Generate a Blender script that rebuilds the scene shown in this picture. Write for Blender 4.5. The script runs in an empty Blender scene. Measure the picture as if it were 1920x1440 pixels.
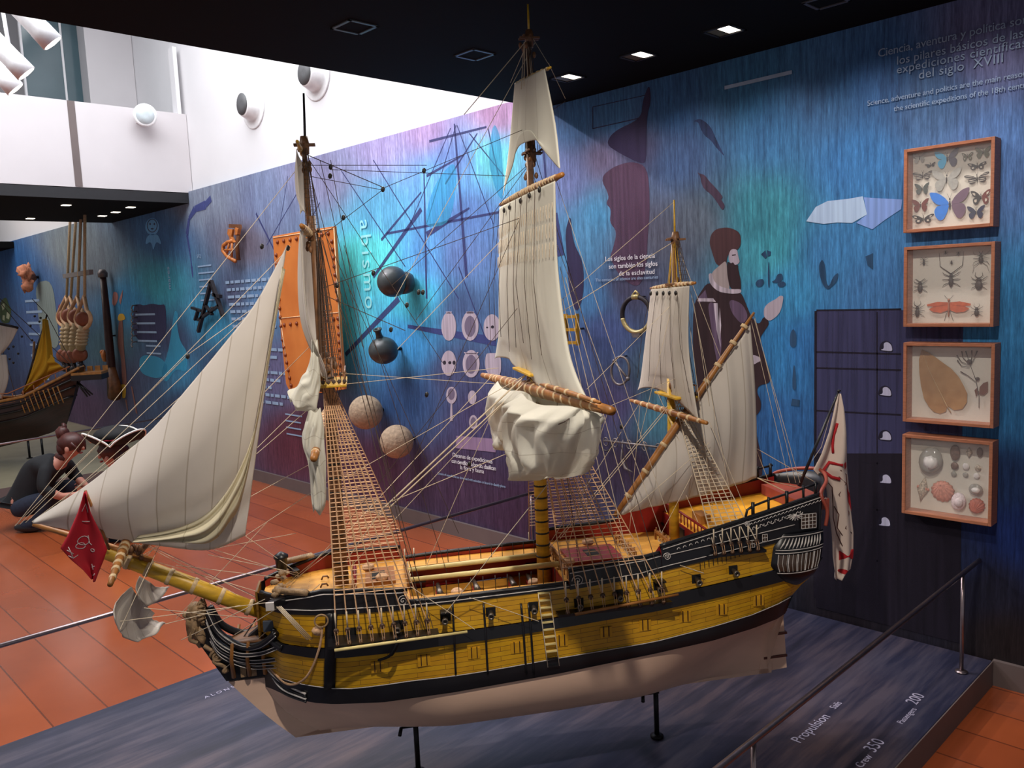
import bpy, bmesh, math, random
from mathutils import Vector, Matrix, noise
random.seed(7)
sc = bpy.context.scene
PI = math.pi
# ------------------------------------------------------------------ camera
FPX = 1549.03
YAW, PITCH, ROLL = math.radians(45.91), math.radians(6.413), math.radians(-2.555)
EYE = Vector((0, 0, 1.6))
_f = Vector((-math.sin(YAW)*math.cos(PITCH), math.cos(YAW)*math.cos(PITCH), -math.sin(PITCH)))
_r0 = Vector((math.cos(YAW), math.sin(YAW), 0)); _u0 = _r0.cross(_f)
_r = _r0*math.cos(ROLL)+_u0*math.sin(ROLL); _u = -_r0*math.sin(ROLL)+_u0*math.cos(ROLL)
cd = bpy.data.cameras.new('camera'); cam = bpy.data.objects.new('camera', cd)
sc.collection.objects.link(cam); sc.camera = cam
cd.sensor_width = 36; cd.lens = FPX/1920*36; cd.clip_start = .02; cd.clip_end = 100
M3 = Matrix((_r, _u, -_f)).transposed().to_4x4(); M3.translation = EYE; cam.matrix_world = M3
# ------------------------------------------------------------------ exposure, world, lights
sc.view_settings.view_transform = 'Standard'; sc.view_settings.look = 'None'
sc.view_settings.exposure = 0.0; sc.view_settings.gamma = 1.0; sc.view_settings.use_curve_mapping = False
wd = bpy.data.worlds.new('world'); sc.world = wd; wd.use_nodes = True
wd.node_tree.nodes['Background'].inputs[0].default_value = (.60, .62, .68, 1)
wd.node_tree.nodes['Background'].inputs[1].default_value = .45
def light(kind, name, loc, target, power, col=(1,1,1), **k):
    l = bpy.data.lights.new(name, kind); l.energy = power; l.color = col
    for a, b in k.items(): setattr(l, a, b)
    o = bpy.data.objects.new(name, l); sc.collection.objects.link(o); o.location = loc
    d = Vector(target)-Vector(loc); o.rotation_euler = d.to_track_quat('-Z', 'Y').to_euler()
    return o
# daylight of the tall bright hall left of the black ceiling
light('AREA', 'hall_skylight', (-5.5, 1.2, 4.9), (-5.5, 1.6, 0), 300, (.95,.97,1), size=3.6, size_y=4.2, shape='RECTANGLE')
light('AREA', 'far_hall_skylight', (-12.5, 1.2, 4.2), (-12.5, 1.6, 0), 120, (1,.95,.9), size=3.4, size_y=4.2, shape='RECTANGLE')
light('SPOT', 'hall_track_spot', (-5.3, 1.6, 3.95), (-2.9, 3.44, 1.9), 150, (1,.84,.93), spot_size=math.radians(75), spot_blend=.6, shadow_soft_size=.04)
# downlights in the black ceiling: warm washers along the mural, whiter ones over the ship; unseen fill spots added
for x in (-2.677, -2.25, -1.826, -1.408, -.99):
    light('SPOT', 'wall_washer', (x, 3.03, 2.57), (x, 3.55, .9), 15, (1,.9,.86), spot_size=math.radians(115), spot_blend=1, shadow_soft_size=.05)
light('SPOT', 'downlight_or_fill', (-2.651, 2.436, 2.57), (-1.9, 1.8, .5), 62, (1,.9,.8), spot_size=math.radians(95), spot_blend=.8, shadow_soft_size=.03)
light('SPOT', 'downlight_or_fill', (-2.641, 1.834, 2.57), (-1.8, 1.6, .5), 50, (1,.9,.78), spot_size=math.radians(95), spot_blend=.8, shadow_soft_size=.03)
light('SPOT', 'downlight_or_fill', (-.75, .75, 2.57), (-1.75, 1.75, .75), 125, (1,.9,.78), spot_size=math.radians(80), spot_blend=.7, shadow_soft_size=.03)  # unseen spot added in front to brighten the port side and sails
light('SPOT', 'downlight_or_fill', (-2.6, .4, 2.57), (-2.3, 1.2, .6), 75, (1,.92,.85), spot_size=math.radians(90), spot_blend=.8, shadow_soft_size=.03)
light('SPOT', 'downlight_or_fill', (-.85, 1.7, 2.57), (-1.15, 3.43, 1.35), 60, (1,.93,.86), spot_size=math.radians(52), spot_blend=.9, shadow_soft_size=.03)  # unseen spot added to brighten the specimen boxes
# ------------------------------------------------------------------ pixel -> place helpers (author's ruler)
def ray(x, y): return _r*((x-960)/FPX)+_u*((720-y)/FPX)+_f
def onZ(x, y, z): d = ray(x, y); return EYE+d*((z-EYE.z)/d.z)
def onY(x, y, Y): d = ray(x, y); return EYE+d*(Y/d.y)
def onX(x, y, X): d = ray(x, y); return EYE+d*(X/d.x)
ANG = math.radians(56.3); SO = Vector((-1.79, 1.80, 0))
SS = Vector((math.cos(ANG), math.sin(ANG), 0)); ST = Vector((math.sin(ANG), -math.cos(ANG), 0))
def P_t(x, y, t=0.):      # point of the ship at distance t to port of its middle plane, in ship coordinates
    d = ray(x, y); k = ((SO-EYE).dot(ST)+t)/d.dot(ST); p = EYE+d*k-SO; return Vector((p.dot(SS), -t, p.z))
def P_s(x, y, s):         # point of the ship at distance s along its length
    d = ray(x, y); k = ((SO-EYE).dot(SS)+s)/d.dot(SS); p = EYE+d*k-SO; return Vector((s, -p.dot(ST), p.z))
def L(s, t, z): return Vector((s, -t, z))
def lerp(a, b, t): return a+(b-a)*t
def ipol(xs, ys, x):
    if x <= xs[0]: return ys[0]
    for i in range(1, len(xs)):
        if x <= xs[i]:
            t = (x-xs[i-1])/(xs[i]-xs[i-1]); t2 = t
            return ys[i-1]+(ys[i]-ys[i-1])*t2
    return ys[-1]
def sm(a, b, x): t = min(1, max(0, (x-a)/(b-a))); return t*t*(3-2*t)
# ------------------------------------------------------------------ materials
def lin(c): return tuple(((v/255)/12.92 if v/255 <= .04045 else ((v/255+.055)/1.055)**2.4) for v in c)+(1,)
def mat(name, col, rough=.6, metal=0., var=.12, scale=20., bump=0., stretch=(1,1,1), emit=None, alpha=None, spec=.5, trans=0., sheen=0., col2=None, coat=0.):
    m = bpy.data.materials.new(name); m.use_nodes = True; nt = m.node_tree; b = nt.nodes['Principled BSDF']
    b.inputs['Roughness'].default_value = rough; b.inputs['Metallic'].default_value = metal
    b.inputs['Specular IOR Level'].default_value = spec
    b.inputs['Coat Weight'].default_value = coat
    if trans: b.inputs['Transmission Weight'].default_value = trans
    if alpha is not None: b.inputs['Alpha'].default_value = alpha
    tc = nt.nodes.new('ShaderNodeTexCoord'); mp = nt.nodes.new('ShaderNodeMapping'); mp.inputs['Scale'].default_value = stretch
    nz = nt.nodes.new('ShaderNodeTexNoise'); nz.inputs['Scale'].default_value = scale; nz.inputs['Detail'].default_value = 5
    nt.links.new(tc.outputs['Object'], mp.inputs[0]); nt.links.new(mp.outputs[0], nz.inputs['Vector'])
    cr = nt.nodes.new('ShaderNodeValToRGB'); c = lin(col)
    c2 = lin(col2) if col2 else tuple(min(1, v*(1+var)) for v in c[:3])+(1,)
    c1 = c if col2 else tuple(v*(1-var) for v in c[:3])+(1,)
    cr.color_ramp.elements[0].position = .3; cr.color_ramp.elements[0].color = c1
    cr.color_ramp.elements[1].position = .7; cr.color_ramp.elements[1].color = c2
    nt.links.new(nz.outputs['Fac'], cr.inputs[0]); nt.links.new(cr.outputs[0], b.inputs['Base Color'])
    if bump:
        bp = nt.nodes.new('ShaderNodeBump'); bp.inputs['Strength'].default_value = bump; bp.inputs['Distance'].default_value = .01
        nt.links.new(nz.outputs['Fac'], bp.inputs['Height']); nt.links.new(bp.outputs[0], b.inputs['Normal'])
    if emit: b.inputs['Emission Color'].default_value = lin(col); b.inputs['Emission Strength'].default_value = emit
    return m
def brickmat(name, c1, c2, cm, su, sv, rough=.45, mortar=.02, bw=.5, rh=.25, coord='UV', var=.5, ns=6., bump=.15, rotz=0., coat=0.):
    m = bpy.data.materials.new(name); m.use_nodes = True; nt = m.node_tree; b = nt.nodes['Principled BSDF']
    b.inputs['Roughness'].default_value = rough; b.inputs['Coat Weight'].default_value = coat; b.inputs['Coat Roughness'].default_value = .15
    tc = nt.nodes.new('ShaderNodeTexCoord'); mp = nt.nodes.new('ShaderNodeMapping'); mp.inputs['Scale'].default_value = (su, sv, 1); mp.inputs['Rotation'].default_value = (0,0,rotz)
    br = nt.nodes.new('ShaderNodeTexBrick'); br.inputs['Color1'].default_value = lin(c1); br.inputs['Color2'].default_value = lin(c2)
    br.inputs['Mortar'].default_value = lin(cm); br.inputs['Scale'].default_value = 1; br.inputs['Mortar Size'].default_value = mortar
    br.inputs['Brick Width'].default_value = bw; br.inputs['Row Height'].default_value = rh; br.inputs['Mortar Smooth'].default_value = .3
    nt.links.new(tc.outputs[coord], mp.inputs[0]); nt.links.new(mp.outputs[0], br.inputs['Vector'])
    nz = nt.nodes.new('ShaderNodeTexNoise'); nz.inputs['Scale'].default_value = ns; nz.inputs['Detail'].default_value = 6
    nt.links.new(tc.outputs['Object'], nz.inputs['Vector'])
    mx = nt.nodes.new('ShaderNodeMix'); mx.data_type = 'RGBA'; mx.blend_type = 'MULTIPLY'; mx.inputs['Factor'].default_value = var
    nt.links.new(br.outputs['Color'], mx.inputs['A']); 
    cr = nt.nodes.new('ShaderNodeValToRGB'); cr.color_ramp.elements[0].position = .3; cr.color_ramp.elements[0].color = (.35,.3,.25,1)
    cr.color_ramp.elements[1].position = .65; cr.color_ramp.elements[1].color = (1,1,1,1)
    nt.links.new(nz.outputs['Fac'], cr.inputs[0]); nt.links.new(cr.outputs[0], mx.inputs['B'])
    nt.links.new(mx.outputs['Result'], b.inputs['Base Color'])
    bp = nt.nodes.new('ShaderNodeBump'); bp.inputs['Strength'].default_value = bump; bp.inputs['Distance'].default_value = .002
    inv = nt.nodes.new('ShaderNodeMath'); inv.operation = 'SUBTRACT'; inv.inputs[0].default_value = 1
    nt.links.new(br.outputs['Fac'], inv.inputs[1]); nt.links.new(inv.outputs[0], bp.inputs['Height']); nt.links.new(bp.outputs[0], b.inputs['Normal'])
    return m
# ------------------------------------------------------------------ objects
COL = sc.collection
def tag(o, label=None, cat=None, group=None, kind=None):
    if label: o['label'] = label
    if cat: o['category'] = cat
    if group: o['group'] = group
    if kind: o['kind'] = kind
    return o
def thing(name, label, cat, loc=(0,0,0), rotz=0, group=None):
    o = bpy.data.objects.new(name, None); COL.objects.link(o); o.location = loc; o.rotation_euler = (0,0,rotz); o.empty_display_size = .05
    return tag(o, label, cat, group)
def link_mesh(name, me, parent=None):
    o = bpy.data.objects.new(name, me); COL.objects.link(o)
    if parent is not None: o.parent = parent
    return o
class MB:
    def __init__(s): s.v = []; s.f = []; s.m = []; s.sm = []; s.uv = {}
    def add(s, vs, fs, mi=0, smooth=False):
        b = len(s.v); s.v += [tuple(v) for v in vs]
        for f in fs: s.f.append(tuple(i+b for i in f)); s.m.append(mi); s.sm.append(smooth)
        return s
    def box(s, c, size, rot=None, mi=0):
        c = Vector(c); h = Vector(size)/2; vs = []
        for x in (-1,1):
            for y in (-1,1):
                for z in (-1,1):
                    p = Vector((x*h.x, y*h.y, z*h.z)); p = (rot @ p) if rot is not None else p; vs.append(c+p)
        return s.add(vs, [(0,1,3,2),(4,6,7,5),(0,4,5,1),(2,3,7,6),(0,2,6,4),(1,5,7,3)], mi)
    def box2(s, a, b, mi=0):
        a = Vector(a); b = Vector(b); return s.box((a+b)/2, [abs(x) for x in (b-a)], None, mi)
    def beam(s, a, b, w, h, up=(0,0,1), mi=0):
        a = Vector(a); b = Vector(b); d = (b-a); ln = d.length
        if ln < 1e-6: return s
        d.normalize(); u = Vector(up); x = d.cross(u)
        if x.length < 1e-4: x = d.cross(Vector((1,0,0)))
        x.normalize(); u = x.cross(d); R = Matrix((d, x, u)).transposed()
        return s.box((a+b)/2, (ln, w, h), R, mi)
    def tube(s, pts, r, n=6, mi=0, caps=True, closed=False):
        pts = [Vector(p) for p in pts]; N = len(pts); rs = r if isinstance(r, (list, tuple)) else [r]*N
        vs = []; up = None
        for i, p in enumerate(pts):
            a = pts[i-1] if (i > 0 or closed) else p; b = pts[(i+1) % N] if (i < N-1 or closed) else p
            d = (b-a); d = d.normalized() if d.length > 1e-9 else Vector((0,0,1))
            if up is None: up = Vector((0,0,1)) if abs(d.z) < .9 else Vector((1,0,0))
            x = d.cross(up); x = x.normalized() if x.length > 1e-6 else d.orthogonal().normalized(); up = x.cross(d)
            for k in range(n):
                an = 2*PI*k/n; vs.append(p+(x*math.cos(an)+up*math.sin(an))*rs[i])
        fs = [(i*n+k, i*n+(k+1) % n, ((i+1) % N)*n+(k+1) % n, ((i+1) % N)*n+k) for i in range(N if closed else N-1) for k in range(n)]
        if caps and not closed: fs += [tuple(range(n))[::-1], tuple((N-1)*n+k for k in range(n))]
        return s.add(vs, fs, mi, n > 4)
    def lathe(s, prof, c=(0,0,0), axis=(0,0,1), n=20, mi=0, smooth=True):   # prof: (r, h)
        ax = Vector(axis).normalized(); x = ax.orthogonal().normalized(); y = ax.cross(x); c = Vector(c); vs = []
        for r, h in prof:
            for k in range(n):
                a = 2*PI*k/n; vs.append(c+ax*h+(x*math.cos(a)+y*math.sin(a))*r)
        fs = [(i*n+k, i*n+(k+1) % n, (i+1)*n+(k+1) % n, (i+1)*n+k) for i in range(len(prof)-1) for k in range(n)]
        fs += [tuple(range(n))[::-1], tuple((len(prof)-1)*n+k for k in range(n))]
        return s.add(vs, fs, mi, smooth)
    def ball(s, c, r, n=12, mi=0, jit=0.):
        c = Vector(c); r = r if isinstance(r, (tuple, list)) else (r, r, r); vs = []; m = max(4, n//2+1)
        for i in range(m+1):
            th = PI*i/m
            for k in range(n):
                ph = 2*PI*k/n; d = Vector((math.sin(th)*math.cos(ph), math.sin(th)*math.sin(ph), math.cos(th)))
                q = 1+(noise.noise((c+d)*7+d*3)*jit if jit else 0); vs.append(c+Vector((d.x*r[0], d.y*r[1], d.z*r[2]))*q)
        fs = [(i*n+k, (i+1)*n+k, (i+1)*n+(k+1) % n, i*n+(k+1) % n) for i in range(m) for k in range(n)]
        return s.add(vs, fs, mi, True)
    def grid(s, fn, nu, nv, mi=0, smooth=True, uvs=True):
        b = len(s.v); vs = [fn(i/nu, j/nv) for j in range(nv+1) for i in range(nu+1)]
        for j in range(nv+1):
            for i in range(nu+1): s.uv[b+j*(nu+1)+i] = (i/nu, j/nv)
        fs = [(j*(nu+1)+i, j*(nu+1)+i+1, (j+1)*(nu+1)+i+1, (j+1)*(nu+1)+i) for j in range(nv) for i in range(nu)]
        return s.add(vs, fs, mi, smooth)
    def poly(s, pts, off, mi=0):     # planar outline given thickness vector off
        n = len(pts); off = Vector(off); pts = [Vector(p) for p in pts]
        return s.add(pts+[p+off for p in pts], [tuple(range(n)), tuple(range(n, 2*n))[::-1]]+[(i, (i+1) % n, n+(i+1) % n, n+i) for i in range(n)], mi)
    def build(s, name, mats, parent=None, solid=0., origin=None, subd=0, bevel=0.):
        me = bpy.data.meshes.new(name); o = Vector(origin) if origin is not None else Vector((0,0,0))
        if parent is not None and origin is None: pass
        me.from_pydata([tuple(Vector(v)-o) for v in s.v], [], s.f)
        for m in (mats if isinstance(mats, (list, tuple)) else [mats]): me.materials.append(m)
        me.polygons.foreach_set('material_index', s.m); me.polygons.foreach_set('use_smooth', s.sm)
        if s.uv:
            ul = me.uv_layers.new(name='UVMap')
            for lp in me.loops:
                q = s.uv.get(lp.vertex_index)
                if q: ul.data[lp.index].uv = q
        bm = bmesh.new(); bm.from_mesh(me); bmesh.ops.recalc_face_normals(bm, faces=bm.faces); bm.to_mesh(me); bm.free()
        me.update(); ob = link_mesh(name, me, parent)
        if origin is not None and parent is None: ob.location = o
        if solid: q = ob.modifiers.new('solid', 'SOLIDIFY'); q.thickness = solid; q.offset = 0
        if bevel: q = ob.modifiers.new('bevel', 'BEVEL'); q.width = bevel; q.segments = 2; q.limit_method = 'ANGLE'
        if subd: q = ob.modifiers.new('sub', 'SUBSURF'); q.levels = subd; q.render_levels = subd
        return ob
def text_mesh(name, body, size, m, parent, loc, rot, align='LEFT', spacing=1.0, shear=0., line=1.):
    cu = bpy.data.curves.new(name, 'FONT'); cu.body = body; cu.size = size; cu.align_x = align; cu.extrude = .0004
    cu.space_character = spacing; cu.shear = shear; cu.space_line = line; cu.resolution_u = 3
    tmp = bpy.data.objects.new('tmp', cu); COL.objects.link(tmp)
    dg = bpy.context.evaluated_depsgraph_get(); me = bpy.data.meshes.new_from_object(tmp.evaluated_get(dg))
    bpy.data.objects.remove(tmp); me.materials.clear(); me.materials.append(m); me.name = name
    o = link_mesh(name, me, parent); o.location = loc; o.rotation_euler = rot
    return o
def copy_tree(o, parent=None):
    c = o.copy(); COL.objects.link(c); c.parent = parent
    for ch in list(o.children): copy_tree(ch, c)
    return c
# ================================================================== ROOM
D = 3.437
M_floor = brickmat('orange_laminate', (176,88,48), (160,77,42), (118,58,34), 1.0, 1.0, rough=.26, mortar=.004, bw=6, rh=.2, coord='Object', var=.30, ns=2.2, bump=.1, rotz=math.radians(0), coat=.55)
M_black = mat('black_paint', (8,8,9), .85, var=.1, spec=.15)
M_fascia = mat('dark_grey_paint', (30,30,34), .6)
M_white = mat('white_plaster', (226,224,226), .8, var=.02, scale=3)
M_white2 = mat('greyish_plaster', (205,200,202), .8, var=.02, scale=3)
M_grey = mat('grey_skirting', (104,92,90), .55, var=.08, scale=5)
M_steel = mat('brushed_steel', (150,135,138), .3, .9, var=.1, scale=40)
M_darksteel = mat('black_steel', (22,22,26), .45, .6)
M_lamp = mat('lamp_glow', (255,244,226), emit=4.)
M_lampdim = mat('lamp_glow_dim', (200,205,215), emit=.5)
M_reflector = mat('reflector_gold', (170,150,110), .35, .8)
def struct(name, mb, m, parent=None, **k):
    o = mb.build(name, m, parent, **k)
    if parent is None: o['kind'] = 'structure'
    return o
struct('floor', MB().box2((-20,-3,-.05), (3,D+.1,0)), M_floor)
# black ceiling slab over the exhibits and the far soffits
struct('ceiling', MB().box2((-3.2,-2.5,2.592), (2.6,D-.003,2.72)), M_black)
struct('trim_1', MB().box2((-9.944,-2.5,2.567), (-7.86,D-.003,2.66)).box2((-7.857,-2.5,2.567), (-7.853,D-.003,2.66), 1), [M_black, M_fascia])
struct('trim_2', MB().box2((-17.,-2.5,2.567), (-14.05,D-.003,2.66)), M_black)
struct('wall_back', MB().box2((-20,D+.045,-.05), (3,D+.15,5.2)), M_white)
struct('wall_left', MB().box2((-8.0,-2.5,2.665), (-7.85,D+.04,3.395)), M_white2)
struct('wall_far', MB().box2((-20.1,-3,0), (-20,D+.1,5.2)), M_white2)
# upper gallery behind the parapet: side walls, column, teal glazing
struct('wall_gallery', MB().box2((-10.2,-2.5,2.67), (-10.05,2.86,5.2)).box2((-9.2,3.02,2.67), (-9.0,D+.04,5.2)), M_white2)
M_glass = mat('teal_glass', (70,92,100), .12, 0, var=.25, scale=1.2, spec=.6)
w = struct('window_1', MB().box2((-9.23,2.50,3.0), (-9.2,3.46,5.2)), M_glass)
struct('window_frame', MB().box2((-9.22,2.852,3.0), (-9.19,2.872,5.2)).box2((-9.22,2.49,3.0),(-9.19,2.51,5.2)), M_white, w)
struct('trim_3', MB().box2((-7.95,3.40,3.39), (-7.85,3.436,4.0)).box2((-7.852,2.44,2.67), (-7.846,2.50,3.395), 1), [M_white, M_grey])
struct('baseboard_back', MB().box2((-20,D-.02,0), (-3.25,D+.03,.1)).box2((-.93,D-.02,0),(3,D+.03,.1)), M_grey)
# platform under the big ship
def plat_mat(name, seed=0.):
    m = bpy.data.materials.new(name); m.use_nodes = True; nt = m.node_tree; b = nt.nodes['Principled BSDF']; b.inputs['Roughness'].default_value = .42
    tc = nt.nodes.new('ShaderNodeTexCoord'); mp = nt.nodes.new('ShaderNodeMapping'); mp.inputs['Scale'].default_value = (6, .55, 1); mp.inputs['Location'].default_value = (seed,0,0)
    n1 = nt.nodes.new('ShaderNodeTexNoise'); n1.inputs['Scale'].default_value = 2.2; n1.inputs['Detail'].default_value = 9; n1.inputs['Roughness'].default_value = .7
    n2 = nt.nodes.new('ShaderNodeTexNoise'); n2.inputs['Scale'].default_value = 1.1; n2.inputs['Detail'].default_value = 2
    nt.links.new(tc.outputs['Object'], mp.inputs[0]); nt.links.new(mp.outputs[0], n1.inputs['Vector']); nt.links.new(tc.outputs['Object'], n2.inputs['Vector'])
    c1 = nt.nodes.new('ShaderNodeValToRGB'); e = c1.color_ramp.elements
    e[0].position = .3; e[0].color = lin((34,35,50)); e[1].position = .62; e[1].color = lin((96,90,96))
    x = e.new(.46); x.color = lin((56,57,74))
    c2 = nt.nodes.new('ShaderNodeValToRGB'); e = c2.color_ramp.elements; e[0].position = .4; e[0].color = lin((190,195,225)); e[1].position = .62; e[1].color = lin((235,205,200))
    mx = nt.nodes.new('ShaderNodeMix'); mx.data_type = 'RGBA'; mx.blend_type = 'MULTIPLY'; mx.inputs['Factor'].default_value = 1
    nt.links.new(n1.outputs['Fac'], c1.inputs[0]); nt.links.new(n2.outputs['Fac'], c2.inputs[0]); nt.links.new(c1.outputs[0], mx.inputs['A']); nt.links.new(c2.outputs[0], mx.inputs['B'])
    nt.links.new(mx.outputs['Result'], b.inputs['Base Color']); return m
M_plat = plat_mat('painted_plank_print')
M_ink = mat('pale_ink', (170,165,190), .6, var=.05)
pf = thing('display_platform', 'low platform printed with blue grey planks beneath the yellow and black ship', 'platform', (-2.09, 1.7, 0))
o = MB().box2((-3.25,-.35,0), (-.93,D-.022,.1)).build('platform_top', M_plat, pf, origin=(-2.09,1.7,0), bevel=.002)
o = MB().box2((-.93,-.35,0), (-.926,D-.022,.098)).build('side_skirting', M_grey, pf, origin=(-2.09,1.7,0))
def plat_text(body, px, py, size, rz=PI/2, shear=0.):
    p = onZ(px, py, .1012)-Vector((-2.09,1.7,0)); return text_mesh('lettering', body, size, M_ink, pf, p, (0,0,rz), shear=shear)
plat_text('Propulsion', 1500, 1394, .052); plat_text('Sails', 1566, 1330, .034)
plat_text('Crew', 1616, 1440, .036); plat_text('350', 1640, 1412, .058)
plat_text('Passengers', 1692, 1358, .030); plat_text('200', 1718, 1322, .058)
plat_text('A L O N S', 385, 1310, .028, PI/2)
# barrier rails
def rail(name, label, X, y0, y1, z, posts, br=()):
    t = thing(name, label, 'barrier rail', (X, (y0+y1)/2, 0)); og = (X, (y0+y1)/2, 0)
    MB().tube([(X,y0,z),(X,y1,z)], .0085, 10).build('rail', M_steel, t, origin=og)
    for y in posts:
        h0 = .1015 if -3.25 < X < -.93 else 0
        MB().tube([(X,y,h0),(X,y,z-.005)], .0075, 8).lathe([(.022,0),(.022,.004),(.008,.008)], (X,y,h0), n=14).build('post', M_steel, t, origin=og)
    return t
rail('barrier_rail', 'thin steel barrier rail on the dark platform edge beneath the specimen boxes', -.985, -.3, 3.43, .485, (3.24,1.72,.4))
rail('barrier_rail', 'thin steel barrier rail on the left edge of the platform, behind the big bow', -3.19, -.3, 3.3, .475, (3.2,.05))
# recessed square downlights
def downlight(x, y, lab, lit=True, s=.052):
    t = thing('recessed_downlight', lab, 'ceiling light', (x, y, 2.59), group='square downlights in the black ceiling'); og = (x,y,2.59); z = 2.5915
    mb = MB()
    for a in range(4):
        R = Matrix.Rotation(a*PI/2, 3, 'Z'); mb.box(Vector((x,y,z-.002))+R@Vector((s+.006,0,0)), (.012, 2*s+.024, .004) , R)
    mb.build('frame', M_fascia if lit else mat('grey_frame', (95,95,100), .4, .3), t, origin=og)
    MB().box2((x-s+.004,y-s+.004,z-.0006), (x+s-.004,y+s-.004,z-.0001)).build('lamp', M_lamp if lit else M_black, t, origin=og)
    if lit:
        MB().add([(x-s,y-s,z-.001),(x-s,y+s,z-.001),(x-s*.1,y+s,z-.001),(x-s*.1,y-s,z-.001)], [(0,1,2,3)]).build('reflector', M_reflector, t, origin=og)
    return t
for x, y, l in ((-2.677,3.052,'lit square downlight beside the tallest sail top, leftmost of its row by the mural'), (-2.25,3.032,'lit square downlight second from the left in the row along the mural'), (-1.826,3.031,'lit square downlight third from the left in the row along the mural')):
    downlight(x, y, l)
downlight(-1.408, 3.035, 'square downlight cut by the top edge of the photo, rightmost of its row', False)
downlight(-2.651, 2.436, 'unlit square downlight just left of the main mast tip', False)
downlight(-2.641, 1.834, 'unlit square downlight left of the masts, nearest the viewer', False)
for (px, py), lb in {(124,385):'small lit slot in the far soffit, upper left one of its group', (57,410):'small lit slot in the far soffit, closest to the left border', (192,405):'small lit slot in the far soffit, lowest of the right three', (217,398):'small lit slot in the far soffit, middle of the right three', (245,389):'small lit slot in the far soffit, upper right one'}.items():
    p = onZ(px, py, 2.565); o = MB().box(p, (.07,.07,.004)).build('recessed_spotlight', M_lamp, None, origin=p); tag(o, lb, 'ceiling light', 'slots in the far soffit')
# ---- air nozzles on the bright wall
M_shell = mat('nozzle_white', (248,248,250), .45); M_mesh = mat('nozzle_mesh', (92,92,94), .6, .2, var=.2, scale=300)
for px, py, lb in ((475,198,'round white air nozzle on the bright wall, left one'), (593,140,'round white air nozzle on the bright wall, right one under the ceiling edge')):
    p = onY(px, py, D+.044); t = thing('air_nozzle', lb, 'air vent', p, group='round nozzles on the white wall')
    MB().lathe([(.19,0),(.19,-.006),(.18,-.01),(.13,-.012),(.12,-.04),(.10,-.09),(.092,-.10)], p, (0,1,0), 32).build('shell', M_shell, t, origin=p)
    MB().lathe([(.088,-.101),(.088,-.106),(.02,-.108)], p, (0,1,0), 28).build('mesh_disc', M_mesh, t, origin=p)
# ---- round spotlight on the parapet corner
p = onX(272, 216, -7.7); t = thing('round_spotlight', 'round white spotlight on a bracket at the balcony parapet', 'spotlight', p); dv = (EYE-p).normalized()
dv = Vector((.93,-.3,-.15)).normalized()
MB().lathe([(.05,-.12),(.085,-.1),(.1,0),(.1,.02),(.078,.02)], p, dv, 24).build('housing', M_shell, t, origin=p)
MB().lathe([(.076,.019),(.076,.024),(.02,.026)], p, dv, 24).build('lens', mat('lens_grey', (190,200,205), .2, emit=.25), t, origin=p)
MB().box(p+Vector((-.12,0,-.02)), (.14,.06,.05)).build('bracket', M_shell, t, origin=p)
# ---- track spotlights upper left
for px, py, lb in ((68,48,'large white track spotlight aimed down, nearest the black ceiling edge'), (20,108,'white track spotlight left of the glazed panel'), (2,140,'white track spotlight cut off by the left border, lowest')):
    p = onX(px, py, {68:-5.6,20:-6.1,2:-6.7}[px]); t = thing('track_spotlight', lb, 'spotlight', p, group='white track spotlights in the hall')
    dv = Vector((.1,.52,-.62)).normalized()
    MB().lathe([(.05,-.21),(.062,-.2),(.062,.02),(.064,.025),(.067,.12),(.06,.12)], p, dv, 24).build('housing', M_shell, t, origin=p)
    MB().lathe([(.058,.118),(.058,.124),(.02,.13)], p, dv, 20).build('lens', M_lamp, t, origin=p)
    MB().tube([p+Vector((0,0,.03)), p+Vector((0,-.03,.5))], .012, 8).build('stem', M_shell, t, origin=p)
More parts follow.
